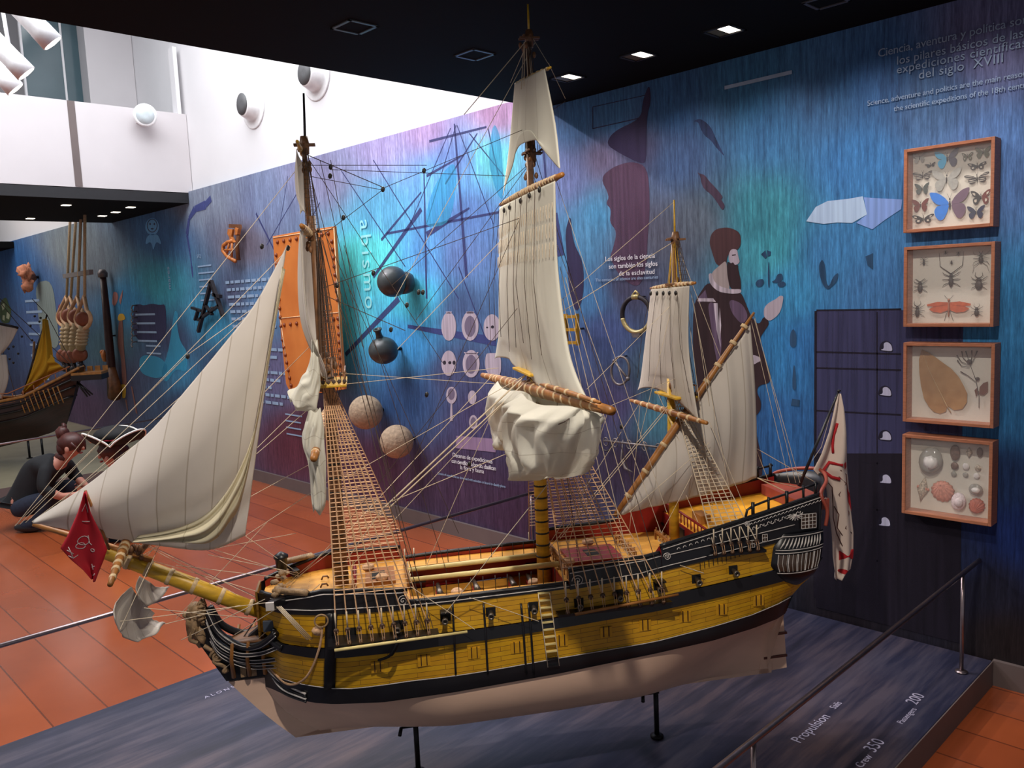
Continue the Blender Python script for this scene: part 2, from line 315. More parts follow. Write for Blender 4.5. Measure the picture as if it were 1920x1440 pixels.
# ================================================================== MURAL
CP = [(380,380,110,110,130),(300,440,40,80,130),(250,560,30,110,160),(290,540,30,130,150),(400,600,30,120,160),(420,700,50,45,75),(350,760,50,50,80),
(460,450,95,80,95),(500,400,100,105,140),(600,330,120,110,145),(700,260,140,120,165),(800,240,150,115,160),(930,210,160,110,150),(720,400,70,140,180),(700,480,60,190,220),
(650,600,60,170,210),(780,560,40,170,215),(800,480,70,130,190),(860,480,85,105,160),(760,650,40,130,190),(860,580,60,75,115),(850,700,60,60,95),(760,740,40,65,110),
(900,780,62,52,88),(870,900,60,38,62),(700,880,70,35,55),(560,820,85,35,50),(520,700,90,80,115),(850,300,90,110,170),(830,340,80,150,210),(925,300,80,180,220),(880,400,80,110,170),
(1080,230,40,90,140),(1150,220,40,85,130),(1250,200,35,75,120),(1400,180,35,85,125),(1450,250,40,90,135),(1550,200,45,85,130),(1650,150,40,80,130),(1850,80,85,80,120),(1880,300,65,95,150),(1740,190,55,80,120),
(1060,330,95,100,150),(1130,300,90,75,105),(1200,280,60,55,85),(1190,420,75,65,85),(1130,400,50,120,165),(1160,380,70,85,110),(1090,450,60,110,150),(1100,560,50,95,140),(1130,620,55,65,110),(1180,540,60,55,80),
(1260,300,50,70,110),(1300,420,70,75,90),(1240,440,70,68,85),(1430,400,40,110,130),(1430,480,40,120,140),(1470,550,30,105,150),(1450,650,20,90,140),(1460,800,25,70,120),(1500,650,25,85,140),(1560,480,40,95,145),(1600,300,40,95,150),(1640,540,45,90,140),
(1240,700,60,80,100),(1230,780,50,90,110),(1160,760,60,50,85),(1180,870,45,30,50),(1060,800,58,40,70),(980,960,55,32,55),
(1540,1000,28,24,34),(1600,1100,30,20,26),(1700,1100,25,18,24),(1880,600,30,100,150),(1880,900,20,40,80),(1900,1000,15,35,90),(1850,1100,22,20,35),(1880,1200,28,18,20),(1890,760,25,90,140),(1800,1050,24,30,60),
(100,600,60,75,120),(60,520,50,80,125),(20,500,20,80,140),(130,470,110,110,115),(180,500,95,95,105),(200,650,60,85,100),(220,720,60,50,75),(290,700,60,60,90),(170,760,70,45,70),(320,640,50,50,80),(330,700,40,110,150),(440,560,70,60,85),(480,560,80,110,150)]  # print colours as seen, with some of the wall's light and shade in them
def mkey(x, z): h = math.hypot(x, D); return (math.atan2(x, D)*1.0, (z-1.6)/h)  # camera view angles of a wall point; colours blend in these, not wall distances
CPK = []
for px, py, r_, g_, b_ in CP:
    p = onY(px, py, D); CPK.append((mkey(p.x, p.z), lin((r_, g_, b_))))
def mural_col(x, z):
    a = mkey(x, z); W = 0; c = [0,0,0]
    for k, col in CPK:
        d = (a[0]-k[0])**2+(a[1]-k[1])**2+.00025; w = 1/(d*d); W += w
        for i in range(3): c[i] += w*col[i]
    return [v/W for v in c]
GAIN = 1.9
def mural_material():
    m = bpy.data.materials.new('mural_print'); m.use_nodes = True; nt = m.node_tree; b = nt.nodes['Principled BSDF']; b.inputs['Roughness'].default_value = .55
    b.inputs['Specular IOR Level'].default_value = .25
    at = nt.nodes.new('ShaderNodeAttribute'); at.attribute_name = 'print'
    tc = nt.nodes.new('ShaderNodeTexCoord')
    def nz(scale, st, det=6):
        mp = nt.nodes.new('ShaderNodeMapping'); mp.inputs['Scale'].default_value = st; n = nt.nodes.new('ShaderNodeTexNoise'); n.inputs['Scale'].default_value = scale; n.inputs['Detail'].default_value = det
        n.inputs['Roughness'].default_value = .65
        nt.links.new(tc.outputs['Object'], mp.inputs[0]); nt.links.new(mp.outputs[0], n.inputs['Vector']); return n.outputs['Fac']
    def ramp(src, lo, hi, c0, c1):
        r = nt.nodes.new('ShaderNodeValToRGB'); e = r.color_ramp.elements; e[0].position = lo; e[1].position = hi; e[0].color = c0; e[1].color = c1; nt.links.new(src, r.inputs[0]); return r.outputs[0]
    def mix(a, bb, f, mode):
        x = nt.nodes.new('ShaderNodeMix'); x.data_type = 'RGBA'; x.blend_type = mode; x.inputs['Factor'].default_value = f; nt.links.new(a, x.inputs['A']); nt.links.new(bb, x.inputs['B']); return x.outputs['Result']
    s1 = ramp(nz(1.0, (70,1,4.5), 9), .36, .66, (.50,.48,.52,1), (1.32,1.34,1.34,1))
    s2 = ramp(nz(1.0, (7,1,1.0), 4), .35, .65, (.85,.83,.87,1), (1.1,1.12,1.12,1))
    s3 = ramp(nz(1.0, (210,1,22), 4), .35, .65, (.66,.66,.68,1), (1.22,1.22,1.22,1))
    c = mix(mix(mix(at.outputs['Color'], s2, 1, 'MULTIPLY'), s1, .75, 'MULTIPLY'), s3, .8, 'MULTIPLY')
    nt.links.new(c, b.inputs['Base Color']); return m
M_mural = mural_material()
mural = thing('mural_panel', 'long painted blue and purple wall mural of ships, faces and explorers with lettering', 'mural', (-3, D, 0))
def build_mural():
    x0, x1, z1 = -19.5, 2.5, 2.675; nx, nz_ = 520, 70
    # finer towards the near end
    xs = []; 
    for i in range(nx+1):
        t = i/nx; xs.append(x1-(x1-x0)*(.45*t+.55*t**2.6))
    vs = []; cols = []
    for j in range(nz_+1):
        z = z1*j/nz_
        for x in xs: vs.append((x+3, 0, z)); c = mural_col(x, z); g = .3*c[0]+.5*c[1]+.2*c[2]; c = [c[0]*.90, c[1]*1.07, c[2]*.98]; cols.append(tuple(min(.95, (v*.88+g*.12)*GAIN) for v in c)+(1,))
    n = nx+1; fs = [(j*n+i+1, j*n+i, (j+1)*n+i, (j+1)*n+i+1) for j in range(nz_) for i in range(nx)]
    me = bpy.data.meshes.new('mural_surface'); me.from_pydata(vs, [], fs); ca = me.color_attributes.new('print', 'FLOAT_COLOR', 'POINT')
    for i, c in enumerate(cols): ca.data[i].color = c
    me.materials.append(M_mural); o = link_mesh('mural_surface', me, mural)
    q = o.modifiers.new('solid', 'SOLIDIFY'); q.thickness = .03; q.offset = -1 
    return o
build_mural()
def pmat(name, c, var=.35, c2=None, a=.8):
    return mat(name, c, .6, var=var, scale=1.0, stretch=(60,1,2), col2=c2, spec=.25, alpha=a)
_mo = Vector((-3, D, 0)); _layer = [0]
def paint(name, m, *polys, dy=None, px=True, sharp=False):
    """flat printed shape lying on the mural; polygons in photo pixels"""
    _layer[0] += 1; y = -.0012-.00004*_layer[0]; o = None
    for pl in polys:
        mb = MB()
        pts = []
        for q in pl: p = onY(q[0], q[1], D) if px else Vector((q[0], D, q[1])); pts.append(Vector((p.x+3, y, p.z)))
        # smooth outline a little (Chaikin)
        if len(pts) > 4 and not sharp:
            for _ in range(2):
                pts = [v for i in range(len(pts)) for v in (pts[i].lerp(pts[(i+1) % len(pts)], .22), pts[i].lerp(pts[(i+1) % len(pts)], .78))]
        mb.poly(pts, (0,.0006,0)); o = mb.build(name, m, mural)
    return o
def stroke(q0, q1, w0, w1):
    a = onY(q0[0], q0[1], D); b = onY(q1[0], q1[1], D); d = (b-a); n = Vector((-d.z,0,d.x)).normalized()
    return [((a+n*w0).x,(a+n*w0).z), ((b+n*w1).x,(b+n*w1).z), ((b-n*w1).x,(b-n*w1).z), ((a-n*w0).x,(a-n*w0).z)]
def strokes(name, m, L_): return paint(name, m, *[stroke(*s) for s in L_], px=False)
Z = lambda ox, oy, k, pts: [(ox+x/k, oy+y/k) for x, y in pts]
G = lambda c, k=1.55: tuple(min(250, int(v*k)) for v in c)
# engraved sailing ship, faint purple lines
M_eng = pmat('engraving_purple', G((58,62,104),1.3), .2, a=.55); M_engd = pmat('engraving_deep', G((52,58,98)), .2, a=.6)
strokes('painted_ship_engraving', M_eng, [((852,232),(875,520),.006,.014),((795,318),(800,560),.005,.01),((725,438),(935,398),.008,.007),((805,265),(912,238),.008,.006),((715,450),(790,360),.01,.005),
 ((800,330),(870,290),.009,.004),((800,440),(880,390),.02,.006),((835,345),(895,250),.006,.004),((748,560),(648,665),.022,.016),((790,392),(700,520),.016,.012),((855,235),(800,420),.003,.003),((857,235),(925,420),.003,.003),
 ((700,300),(860,560),.004,.004),((640,320),(760,500),.004,.004),((1015,230),(1030,420),.006,.008),((915,240),(935,330),.004,.004),((880,250),(945,330),.004,.003),((600,380),(520,520),.004,.004),
 ((570,340),(500,460),.004,.004),((480,400),(560,560),.01,.006),((540,330),(495,600),.003,.003),((860,500),(935,700),.004,.004),((845,240),(765,430),.003,.003),((1040,400),(1050,480),.02,.035)])
strokes('painted_shore', M_engd, [((765,612),(930,640),.012,.03)])
M_teal = pmat('teal_patch', G((60,150,190),1.3), .25, a=.3)
paint('painted_sail_patch', M_teal, [(815,345),(850,300),(858,330),(845,420),(800,428),(798,400)], [(925,225),(940,260),(945,380),(930,360),(915,300)])
# hooded brown figure behind the main mast
M_brown = pmat('brown_wash', G((70,52,70),1.4), .3, a=.6); M_brown2 = pmat('dark_brown_wash', G((48,42,68),1.35), .3, a=.65)
paint('painted_hat', M_brown2, Z(900,0,2.88,[(915,450),(925,540),(900,640),(900,880),(860,880),(760,830),(680,780),(720,710),(870,640),(880,540)]))
paint('painted_figure', M_brown, Z(900,0,2.88,[(720,900),(820,870),(905,900),(920,1100),(905,1300),(900,1430),(860,1560),(760,1500),(700,1390),(720,1340),(740,1250),(700,1200),(710,1130),(680,1100),(700,1060),(650,960)]))
paint('painted_cloak', M_brown2, Z(900,0,2.88,[(490,1150),(500,1300),(560,1420),(560,1600),(520,1700),(480,1560),(470,1400),(460,1250)]))
paint('painted_label_frame', M_brown2, *[Z(900,0,2.88,q) for q in ([(608,580),(612,580),(612,696),(608,696)],[(608,576),(895,512),(895,516),(608,580)],[(608,692),(860,636),(860,641),(608,697)])])
# birds
M_bird = pmat('bird_ink', G((40,52,82),1.3), .3); M_bird2 = pmat('bird_brown', G((62,50,66),1.3), .3)
paint('painted_bird', M_bird, Z(900,0,2.88,[(1150,655),(1185,640),(1215,655),(1250,690),(1275,750),(1300,800),(1325,850),(1285,806),(1270,790),(1250,760),(1210,730),(1190,690),(1180,660)]))
paint('painted_bird', M_bird2, Z(900,0,2.88,[(1172,930),(1190,938),(1215,945),(1240,980),(1270,1010),(1315,1065),(1300,1075),(1325,1110),(1312,1140),(1280,1090),(1250,1050),(1210,1020),(1195,985),(1190,950)]))
# bearded man holding a flower
A = lambda pts: Z(1100,360,2.4,pts)
M_robe = pmat('robe_brown', G((44,30,34),1.2), .25, a=.97); M_hair = pmat('hair_brown', G((62,42,44),1.25), .2, a=.95); M_skin = pmat('painted_skin', G((150,140,150),1.25), .2); M_neck = pmat('painted_linen', G((140,130,128),1.25), .15)
M_lace = pmat('painted_lace', G((150,142,150),1.3), .5); M_robe2 = pmat('robe_sheen', G((78,64,82),1.35), .4)
paint('painted_robe', M_robe, A([(548,400),(500,470),(480,520),(478,700),(490,800),(500,900),(520,1000),(560,1150),(640,1260),(700,1300),(790,1300),(792,1200),(772,1130),(752,1020),(785,980),(785,940),(765,900),(775,870),(822,860),(832,830),(800,740),(775,665),(800,625),(825,590),(800,555),(775,600),(740,560),(720,510),(696,450),(650,452),(600,440)]))
paint('painted_sleeve', M_robe2, A([(545,500),(575,495),(600,600),(610,700),(590,780),(575,700),(560,600)]), A([(500,480),(535,440),(545,480),(505,500)]), A([(640,480),(700,500),(730,560),(700,600),(650,540)]))
paint('painted_lace', M_lace, A([(502,478),(570,478),(582,494),(500,492)]), A([(572,500),(590,500),(604,700),(585,620)]), A([(600,520),(606,600),(600,680),(596,600)]))
paint('painted_hair', M_hair, A([(560,190),(585,165),(640,158),(690,180),(697,230),(680,262),(655,262),(645,275),(632,290),(630,330),(600,335),(580,320),(565,270),(553,230)]))
paint('painted_neck', M_neck, A([(630,305),(634,380),(648,448),(590,440),(555,405),(565,360),(600,330)]))
paint('painted_face', M_skin, A([(652,256),(678,258),(683,290),(690,312),(682,325),(662,330),(640,312),(640,278)]))
paint('painted_beard', M_robe, A([(632,310),(650,322),(660,315),(668,330),(684,328),(682,345),(695,400),(696,446),(648,440),(634,380)]), A([(655,282),(672,280),(672,285),(655,288)]))
paint('painted_collar', M_lace, A([(548,368),(565,364),(572,400),(600,425),(650,438),(696,436),(696,456),(645,458),(592,448),(556,415)]))
paint('painted_hand', M_skin, A([(798,562),(798,525),(812,505),(835,490),(852,482),(870,466),(886,468),(884,490),(878,520),(868,545),(850,565),(822,582)]), A([(698,745),(730,729),(760,735),(783,745),(782,762),(770,766),(752,778),(712,766)]))
M_leafp = pmat('painted_leaf', G((38,62,88),1.3), .3)
paint('painted_flower', M_leafp, A([(760,410),(770,395),(795,390),(800,410),(785,428),(765,425)]), A([(830,405),(850,395),(858,370),(880,365),(885,395),(860,410)]), A([(858,408),(885,400),(900,415),(880,430),(862,425)]), A([(818,430),(815,360),(820,300),(824,360),(824,430)]), A([(785,280),(805,262),(812,290),(805,300)]), A([(812,262),(830,268),(828,285),(815,290)]))
paint('painted_plant', M_leafp, A([(1045,330),(1060,300),(1075,330),(1078,400),(1090,430),(1110,380),(1135,360),(1130,400),(1100,430),(1085,440),(1065,420),(1050,380)]), A([(915,640),(930,612),(945,640),(945,690),(930,702),(915,690)]), A([(930,780),(938,780),(945,880),(935,895),(925,880)]), A([(925,930),(960,935),(958,965),(920,960)]), A([(1255,290),(1290,275),(1290,350),(1265,330)]))
# open book
M_paper = pmat('painted_paper', G((130,148,185),1.45), .15); M_paper2 = pmat('painted_paper_blue', G((98,120,165),1.4), .2)
paint('painted_book', M_paper, [(1512,415),(1530,388),(1552,377),(1590,373),(1618,368),(1626,402),(1598,418),(1570,417),(1545,420)], sharp=True)
paint('painted_book', M_paper2, [(1620,370),(1650,372),(1692,374),(1690,392),(1660,412),(1636,430),(1606,418),(1626,402)], sharp=True)
# chest of drawers
M_chest = pmat('painted_chest', G((44,44,68),1.45), .3); M_chestd = pmat('painted_chest_dark', G((26,22,32),1.3), .3)
paint('painted_chest', M_chest, [(1530,583),(1532,583),(1806,580),(1806,583),(1804,850),(1530,850)], sharp=True)
paint('painted_chest_base', M_chestd, [(1530,850),(1804,850),(1800,1206),(1530,1138)], sharp=True)
strokes('painted_drawer_seams', M_chestd, [((1531,y),(1690,y+dy),.004,.004) for y, dy in ((582,-2),(660,4),(690,4),(770,8),(860,12),(940,22),(1030,30))]+[((1645,585),(1645,1120),.003,.003),((1530,583),(1528,1120),.006,.006)])
M_cup = pmat('painted_cup', G((150,150,170),1.3), .2); M_cupd = pmat('painted_shadow', G((30,28,42),1.2), .1)
for x, y in ((1662,650),(1660,734),(1660,817),(1660,898),(1658,978)):
    paint('painted_handle', M_cupd, [(x-14,y+6),(x-10,y-8),(x,y-12),(x+10,y-7),(x+14,y+8),(x+10,y+11),(x-8,y+9)])
    paint('painted_handle', M_cup, [(x-12,y+6),(x-4,y+4),(x-5,y-7),(x+3,y-9),(x+10,y-3),(x+12,y+8),(x+4,y+8)])
# engraved vessels
M_egg = pmat('engraved_ivory', G((150,140,150),1.35), .2); M_eggd = pmat('engraved_shade', G((92,84,102),1.35), .2); M_eggk = pmat('engraved_dark', (40,36,50), .1)
def oval(cx, cy, a, b, n=20): return [(cx+a*math.cos(2*PI*i/n), cy+b*math.sin(2*PI*i/n)) for i in range(n)]
E = lambda pts: Z(480,400,2.88,pts)
paint('painted_vessel', M_egg, oval(842,612,14,27), [(838,588),(836,584),(848,584),(846,588)])
paint('painted_vessel', M_egg, oval(882,611,16,28), [(876,588),(875,584),(889,584),(888,588)]); paint('painted_vessel_shade', M_eggd, oval(882,612,10.5,20))
paint('painted_vessel', M_egg, oval(923,614,16,25), oval(842,681,14,24)); paint('painted_vessel_shade', M_eggk, oval(924,613,3,3), oval(844,680,3,3), oval(834,680,3,4), oval(852,680,3,4), oval(914,614,2,1.6))
paint('painted_vessel', M_egg, oval(884,682,16,26), [(872,664),(870,659),(876,662),(892,662),(898,659),(896,664)]); paint('painted_vessel_shade', M_eggd, oval(884,683,10.5,18))
paint('painted_vessel', M_egg, [(912,664),(916,662),(940,662),(940,705),(925,706),(913,698),(909,682)])
paint('painted_spoon', M_egg, oval(847,741,10,16), oval(886,745,8,13), oval(928,742,8,12), oval(888,791,8,13), [(845.5,757),(848.5,757),(849.5,789),(844.5,789)], [(928,755),(930,755),(931,795),(927,795)])
paint('painted_vessel_shade', M_eggd, oval(847,739,6.5,11), oval(888,791,5,9))
paint('painted_caption_plate', pmat('plate_mauve', G((125,105,130),1.3), .2), [(856,817),(931,823),(930,848),(855,840)][:4])
# lettering
M_let = mat('mural_white_ink', (235,235,240), .6, var=.05); M_let2 = mat('mural_cyan_ink', (170,245,255), .6, var=.1); M_let3 = mat('mural_faint_ink', (150,175,205), .6, var=.1)
def wall_text(body, px, py, hpx, m=None, vert=False, align='LEFT', sp=1.0):
    p = onY(px, py, D); q = onY(px, py-hpx, D); s = abs(q.z-p.z)*1.38
    return text_mesh('lettering', body, s, m or M_let, mural, (p.x+3, -.0065, p.z), (PI/2, PI/2 if vert else 0, 0), align=align, spacing=sp)
wall_text('Los siglos de la ciencia', 1136, 490, 9.2, sp=1.0); wall_text('son también los siglos', 1143, 504, 9.2, sp=1.0); wall_text('de la esclavitud', 1162, 517, 9.2, sp=1.05)
wall_text('The centuries of science are also centuries', 1118, 528, 6, M_let3)
wall_text('Ciencia, aventura y política son', 1647, 108, 15.5, M_let3, sp=.96); wall_text('los pilares básicos de las', 1682, 122, 16, M_let3); wall_text('expediciones científicas', 1682, 139, 16, M_let3, sp=1.05); wall_text('del siglo  XVIII', 1723, 149, 17, M_let3, sp=1.05)
wall_text('Science, adventure and politics are the main reasons of', 1627, 199, 10, M_let3, sp=.95); wall_text('the scientific expeditions of the 18th century', 1677, 209, 10, M_let3, sp=.95)
wall_text('Decenas de expediciones', 850, 856, 8, sp=.95); wall_text('con científicos a bordo, clasifican', 848, 867, 8, sp=.85); wall_text('la flora y fauna', 864, 879, 8)
wall_text('Dozens of expeditions are done hard with scientists on board to classify plants', 822, 889, 4.6, M_let3, sp=.9)
wall_text('abismo', 676, 412, 36, M_let2, vert=True, sp=1.25)
wall_text('mares', 322, 543, 13, M_let3, sp=1).rotation_euler = (PI/2, -PI/2, 0)
wall_text('SFQ', 371, 484, 7, M_let3)
p = onY(424, 530, D)
for k in range(17):
    mb = MB(); x = 0
    while x < .80-.12*(k % 3): w_ = random.uniform(.05,.13); mb.box((p.x+3+x+w_/2+.012*k, -.0065, p.z-k*.066), (w_, .0008, .026)); x += w_+.022
    mb.build('small_print_lines', M_let3, mural)
for px, py, rows, sc_ in ((255,590,4,.06),(275,648,2,.05),(372,500,6,.04),(536,776,4,.035),(48,565,14,.10),(1360,165,1,.045)):
    p = onY(px, py, D); mb = MB()
    for k in range(rows):
        w_ = sc_*random.uniform(7,9.5); mb.box((p.x+3+w_/2, -.0065, p.z-k*sc_*1.6), (w_, .0008, sc_*.35))
    mb.build('small_print_lines', M_let3, mural)
# sun face drawing, coastline, far dark shapes
M_sun = pmat('sun_blue', G((90,140,190),1.3), .2)
paint('painted_sun', M_sun, oval(286,425,13,16), [(277,440),(272,460),(284,452),(288,472),(293,452),(304,460),(297,438)])
paint('painted_sun', M_chest, oval(286,423,10,13)); paint('painted_sun', M_sun, oval(286,423,8.5,11.5)); paint('painted_sun', M_chest, oval(282,420,1.5,2), oval(290,420,1.5,2), oval(286,429,3,1.4))
strokes('painted_coastline', M_engd, [((396,372),(386,384),.03,.03),((386,384),(366,392),.04,.03),((366,392),(355,410),.035,.02),((355,410),(351,440),.02,.03),((351,440),(356,470),.02,.015),((356,470),(360,500),.01,.01),((360,500),(362,520),.02,.01)])
paint('painted_skyline', M_chest, [(250,572),(262,570),(270,573),(285,569),(300,572),(312,570),(312,640),(250,640)])
paint('painted_kneeling_figure', M_teal, [(328,580),(335,588),(332,610),(338,640),(352,660),(352,700),(330,690),(312,720),(302,700),(316,660),(322,620)], [(262,665),(300,668),(318,690),(300,712),(262,700)])
paint('painted_doorframe', pmat('pale_green_wash', G((110,120,118),1.3), .2), [(66,530),(98,524),(108,600),(112,655),(80,650),(72,590)])
# ================================================================== THINGS ON THE MURAL
M_wood = mat('box_wood', (170,108,78), .5, var=.2, scale=30, stretch=(1,1,8), bump=.1)
M_woodin = mat('box_wood_inner', (120,66,44), .55, var=.2, scale=30)
M_linen = mat('cream_backing', (226,220,205), .8, var=.03, scale=200)
M_clear = mat('clear_glass', (255,255,255), .03, alpha=.05, var=0, spec=.5)
def dep(p): return (Vector(p)-EYE).dot(_f)
def box(front, label, cat='specimen box', mats=None):
    tl, tr, br, bl = front; Yf = D-.075
    P = [onY(q[0], q[1], Yf) for q in front]; x0 = (P[0].x+P[3].x)/2; x1 = (P[1].x+P[2].x)/2; z1 = (P[0].z+P[1].z)/2; z0 = (P[2].z+P[3].z)/2
    c = Vector(((x0+x1)/2, D, (z0+z1)/2)); t = thing('specimen_box', label, cat, c); w = .012
    MB().box2((x0+w,D-.012,z0+w), (x1-w,D-.008,z1-w)).build('backing_board', M_linen, t, origin=c)
    for a, b in (((x0,Yf,z0),(x0+w,D-.004,z1)), ((x1-w,Yf,z0),(x1,D-.004,z1)), ((x0+w,Yf,z0),(x1-w,D-.004,z0+w)), ((x0+w,Yf,z1-w),(x1-w,D-.004,z1))):
        MB().box2(a, b).build('frame_side', M_wood, t, origin=c, bevel=.0012)
    MB().box2((x0+w,Yf+.008,z0+w), (x1-w,Yf+.0095,z1-w)).build('glass_pane', M_clear, t, origin=c)
    return (x0, x1, z0, z1)
B1 = box([(1694,282),(1864,254),(1864,424),(1694,437)], 'wooden box of pinned butterflies, topmost of the four on the mural')
B2 = box([(1694,464),(1864,452),(1864,615),(1694,611)], 'wooden box of pinned beetles and a grasshopper, second from the top')
B3 = box([(1693,644),(1864,643),(1864,802),(1693,792)], 'wooden box holding a large dry leaf and a flower sprig')
B4 = box([(1691,815),(1860,828),(1860,987),(1691,963)], 'wooden box of sea shells, lowest of the four')
YB = D-.0135
def wing_pts(kind, s):
    # fore and hind wing outline of the right side, unit width 1
    f = [(.02,.05),(.25,.42),(.62,.72),(.98,.80),(1.0,.66),(.86,.30),(.62,.08),(.30,.0)] if kind != 'long' else [(.02,.06),(.4,.32),(.8,.44),(1.0,.40),(.96,.26),(.7,.10),(.3,.0)]
    h = [(.04,.02),(.35,.04),(.66,.0),(.80,-.22),(.74,-.55),(.55,-.78),(.34,-.74),(.16,-.40)] if kind != 'long' else [(.04,.02),(.4,.06),(.68,.0),(.7,-.2),(.5,-.38),(.25,-.32),(.08,-.12)]
    return [[(x*s, y*s) for x, y in f], [(x*s, y*s) for x, y in h]]
def butterfly(px, py, wpx, cl, cr, label, kind='wide', dots=None, ang=0, asym=1.0):
    p = onY(px, py, YB); s = abs(onY(px+wpx/2, py, YB).x-p.x); t = thing('butterfly', label, 'butterfly', p)
    for side, c in ((-1, cl), (1, cr)):
        mb = MB(); k = s*(asym if side > 0 else 1)
        for pl in wing_pts(kind, k):
            n = len(pl); pts = [Vector((side*x, -.003-.006*(x/k), y)) for x, y in pl]
            pts = [v for i in range(n) for v in (pts[i].lerp(pts[(i+1) % n], .2), pts[i].lerp(pts[(i+1) % n], .8))]
            mb.poly(pts, (0,.0006,0), 0)
            if dots:
                cx = sum(v.x for v in pts)/len(pts); cz = sum(v.z for v in pts)/len(pts); cy = min(v.y for v in pts)
                if dots == 'stripe':
                    for q in (.3,.65): mb.poly([Vector((cx+(v.x-cx)*.85, v.y-.0008, cz+(v.z-cz)*.85*.16+(q-.5)*k*.42)) for v in pts], (0,.0004,0), 1)
                else: mb.poly([Vector((cx*1.1+(v.x-cx)*.42, v.y-.0010, cz+(v.z-cz)*.42)) for v in pts], (0,.0004,0), 1)
        mb.build('wing', [c, dots_m], t)
    MB().ball((0,-.006,-.02*s), (.05*s,.004,.26*s), 8).ball((0,-.006,.3*s), (.04*s,.004,.06*s), 6).tube([(0,-.006,.3*s),(.12*s,-.007,.6*s)], .0004, 4).tube([(0,-.006,.3*s),(-.12*s,-.007,.6*s)], .0004, 4).build('body', B_dark, t)
    t.rotation_euler = (0, math.radians(ang), 0); return t
B_dark = mat('insect_black', (34,28,28), .45, var=.3, scale=300); B_brown = mat('insect_brown', (62,46,40), .5, var=.3, scale=200)
W_blue = mat('morpho_cyan', (20,190,245), .3, var=.1, scale=60); W_grey = mat('wing_slate', (92,92,112), .5, var=.15, scale=60); W_blue2 = mat('morpho_blue', (25,130,235), .3, var=.12, scale=60)
W_mauve = mat('wing_mauve', (112,84,108), .5, var=.15, scale=60); W_pale = mat('wing_pale', (170,170,162), .6, var=.15, scale=90); W_black = mat('wing_black', (36,32,36), .6, var=.3, scale=90)
W_red = mat('wing_red_brown', (112,42,34), .6, var=.2, scale=90); W_navy = mat('wing_navy', (22,26,68), .5, var=.2, scale=90); W_green = mat('wing_olive', (104,106,84), .6, var=.25, scale=90); W_gg = mat('wing_dark_green', (70,80,76), .6, var=.2)
dots_m = mat('wing_cream_mark', (214,206,190), .6)
butterfly(1725,297,24,W_pale,W_pale,'small pale translucent butterfly in the upper left corner of its box')
butterfly(1746,310,20,W_black,W_black,'small black butterfly just left of the upper cyan one', 'long', ang=-8)
butterfly(1777,298,46,W_blue,W_grey,'butterfly with one bright cyan and one grey wing, at the top of its box', ang=-4)
butterfly(1815,294,21,W_green,W_green,'small olive butterfly with white spots beside the upper cyan one', dots='spot')
butterfly(1844,286,30,W_green,W_green,'pale green butterfly in the upper right corner of its box')
butterfly(1833,312,36,W_black,W_black,'black butterfly with red brown spots under the corner green one', 'long', dots='spot')
butterfly(1731,330,38,W_black,W_black,'black and white striped butterfly at the left edge of its box', 'long', dots='stripe')
butterfly(1776,337,56,W_pale,W_pale,'large lacy white butterfly in the middle of its box')
butterfly(1833,335,48,W_black,W_black,'black and white lattice butterfly at the right of the lacy one', 'long', dots='stripe', ang=-4)
butterfly(1730,354,28,W_gg,W_gg,'dark green butterfly under the striped one at the left')
butterfly(1782,384,76,W_blue2,W_mauve,'largest butterfly, blue left wings and mauve right wings', ang=-2)
butterfly(1840,370,38,W_black,W_red,'dark butterfly with orange bands right of the largest one', dots='spot')
butterfly(1727,385,32,W_red,W_red,'rust red butterfly at the lower left of its box')
butterfly(1732,411,42,W_black,W_black,'black butterfly with white spots in the lower left corner', 'long', dots='spot')
butterfly(1831,398,34,W_navy,W_navy,'navy blue butterfly at the lower right of its box')
# ---- beetles
def beetle(px, py, hpx, label, horns='ant', legs=6, body=None, name='beetle', fat=.34, big=1.0, spid=False):
    p = onY(px, py, YB); h = abs(onY(px, py+hpx/2, YB).z-p.z); t = thing(name, label, name, p); m = body or B_brown
    MB().ball((0,-.006,-.25*h), (fat*h,.006,.6*h), 12).build('abdomen', m, t)
    MB().ball((0,-.006,.42*h), (fat*.8*h,.005,.2*h), 10).ball((0,-.006,.62*h), (fat*.45*h,.004,.12*h), 8).build('head', m, t)
    for k in range(4 if spid else 3):
        for s in (-1, 1):
            z0 = (.35-.35*k)*h; e = 1.15*big
            MB().tube([(s*fat*.7*h,-.005,z0), (s*h*.62*e,-.009,z0+(.28-.25*k)*h), (s*h*.8*e,-.001,z0+(.5-.5*k)*h*(1.6 if spid else 1))], [.05*h,.035*h,.018*h], 5).build('leg', m, t)
    for s in (-1, 1):
        pt = {'ant': [(0,-.006,.7*h),(s*.25*h,-.006,.95*h),(s*.3*h,-.006,1.15*h)], 'horn': [(s*.1*h,-.006,.65*h),(s*.45*h,-.006,.95*h),(s*.38*h,-.006,1.4*h)],
              'long': [(s*.05*h,-.006,.65*h),(s*1.15*h,-.006,1.5*h),(s*1.25*h,-.006,3.0*h)], 'curl': [(s*.05*h,-.006,.65*h),(s*.6*h,-.006,1.05*h),(s*.75*h,-.006,.85*h)]}[horns]
        MB().tube(pt, [.05*h,.035*h,.015*h], 5).build('antenna', m, t)
    return t
beetle(1733,491,16,'slim brown beetle with curled antennae, upper left of the beetle box', 'curl', fat=.22)
beetle(1784,524,34,'longhorn beetle with very long bent antennae in the centre of its box', 'long', fat=.24)
beetle(1774,474,9,'tiny winged beetle at the top of its box, left of the other tiny ones', 'ant')
beetle(1798,476,9,'tiny round beetle at the top of its box, right of the other tiny ones', 'ant', fat=.4)
beetle(1785,492,9,'tiny oval beetle just above the longhorn beetle', 'ant', fat=.36)
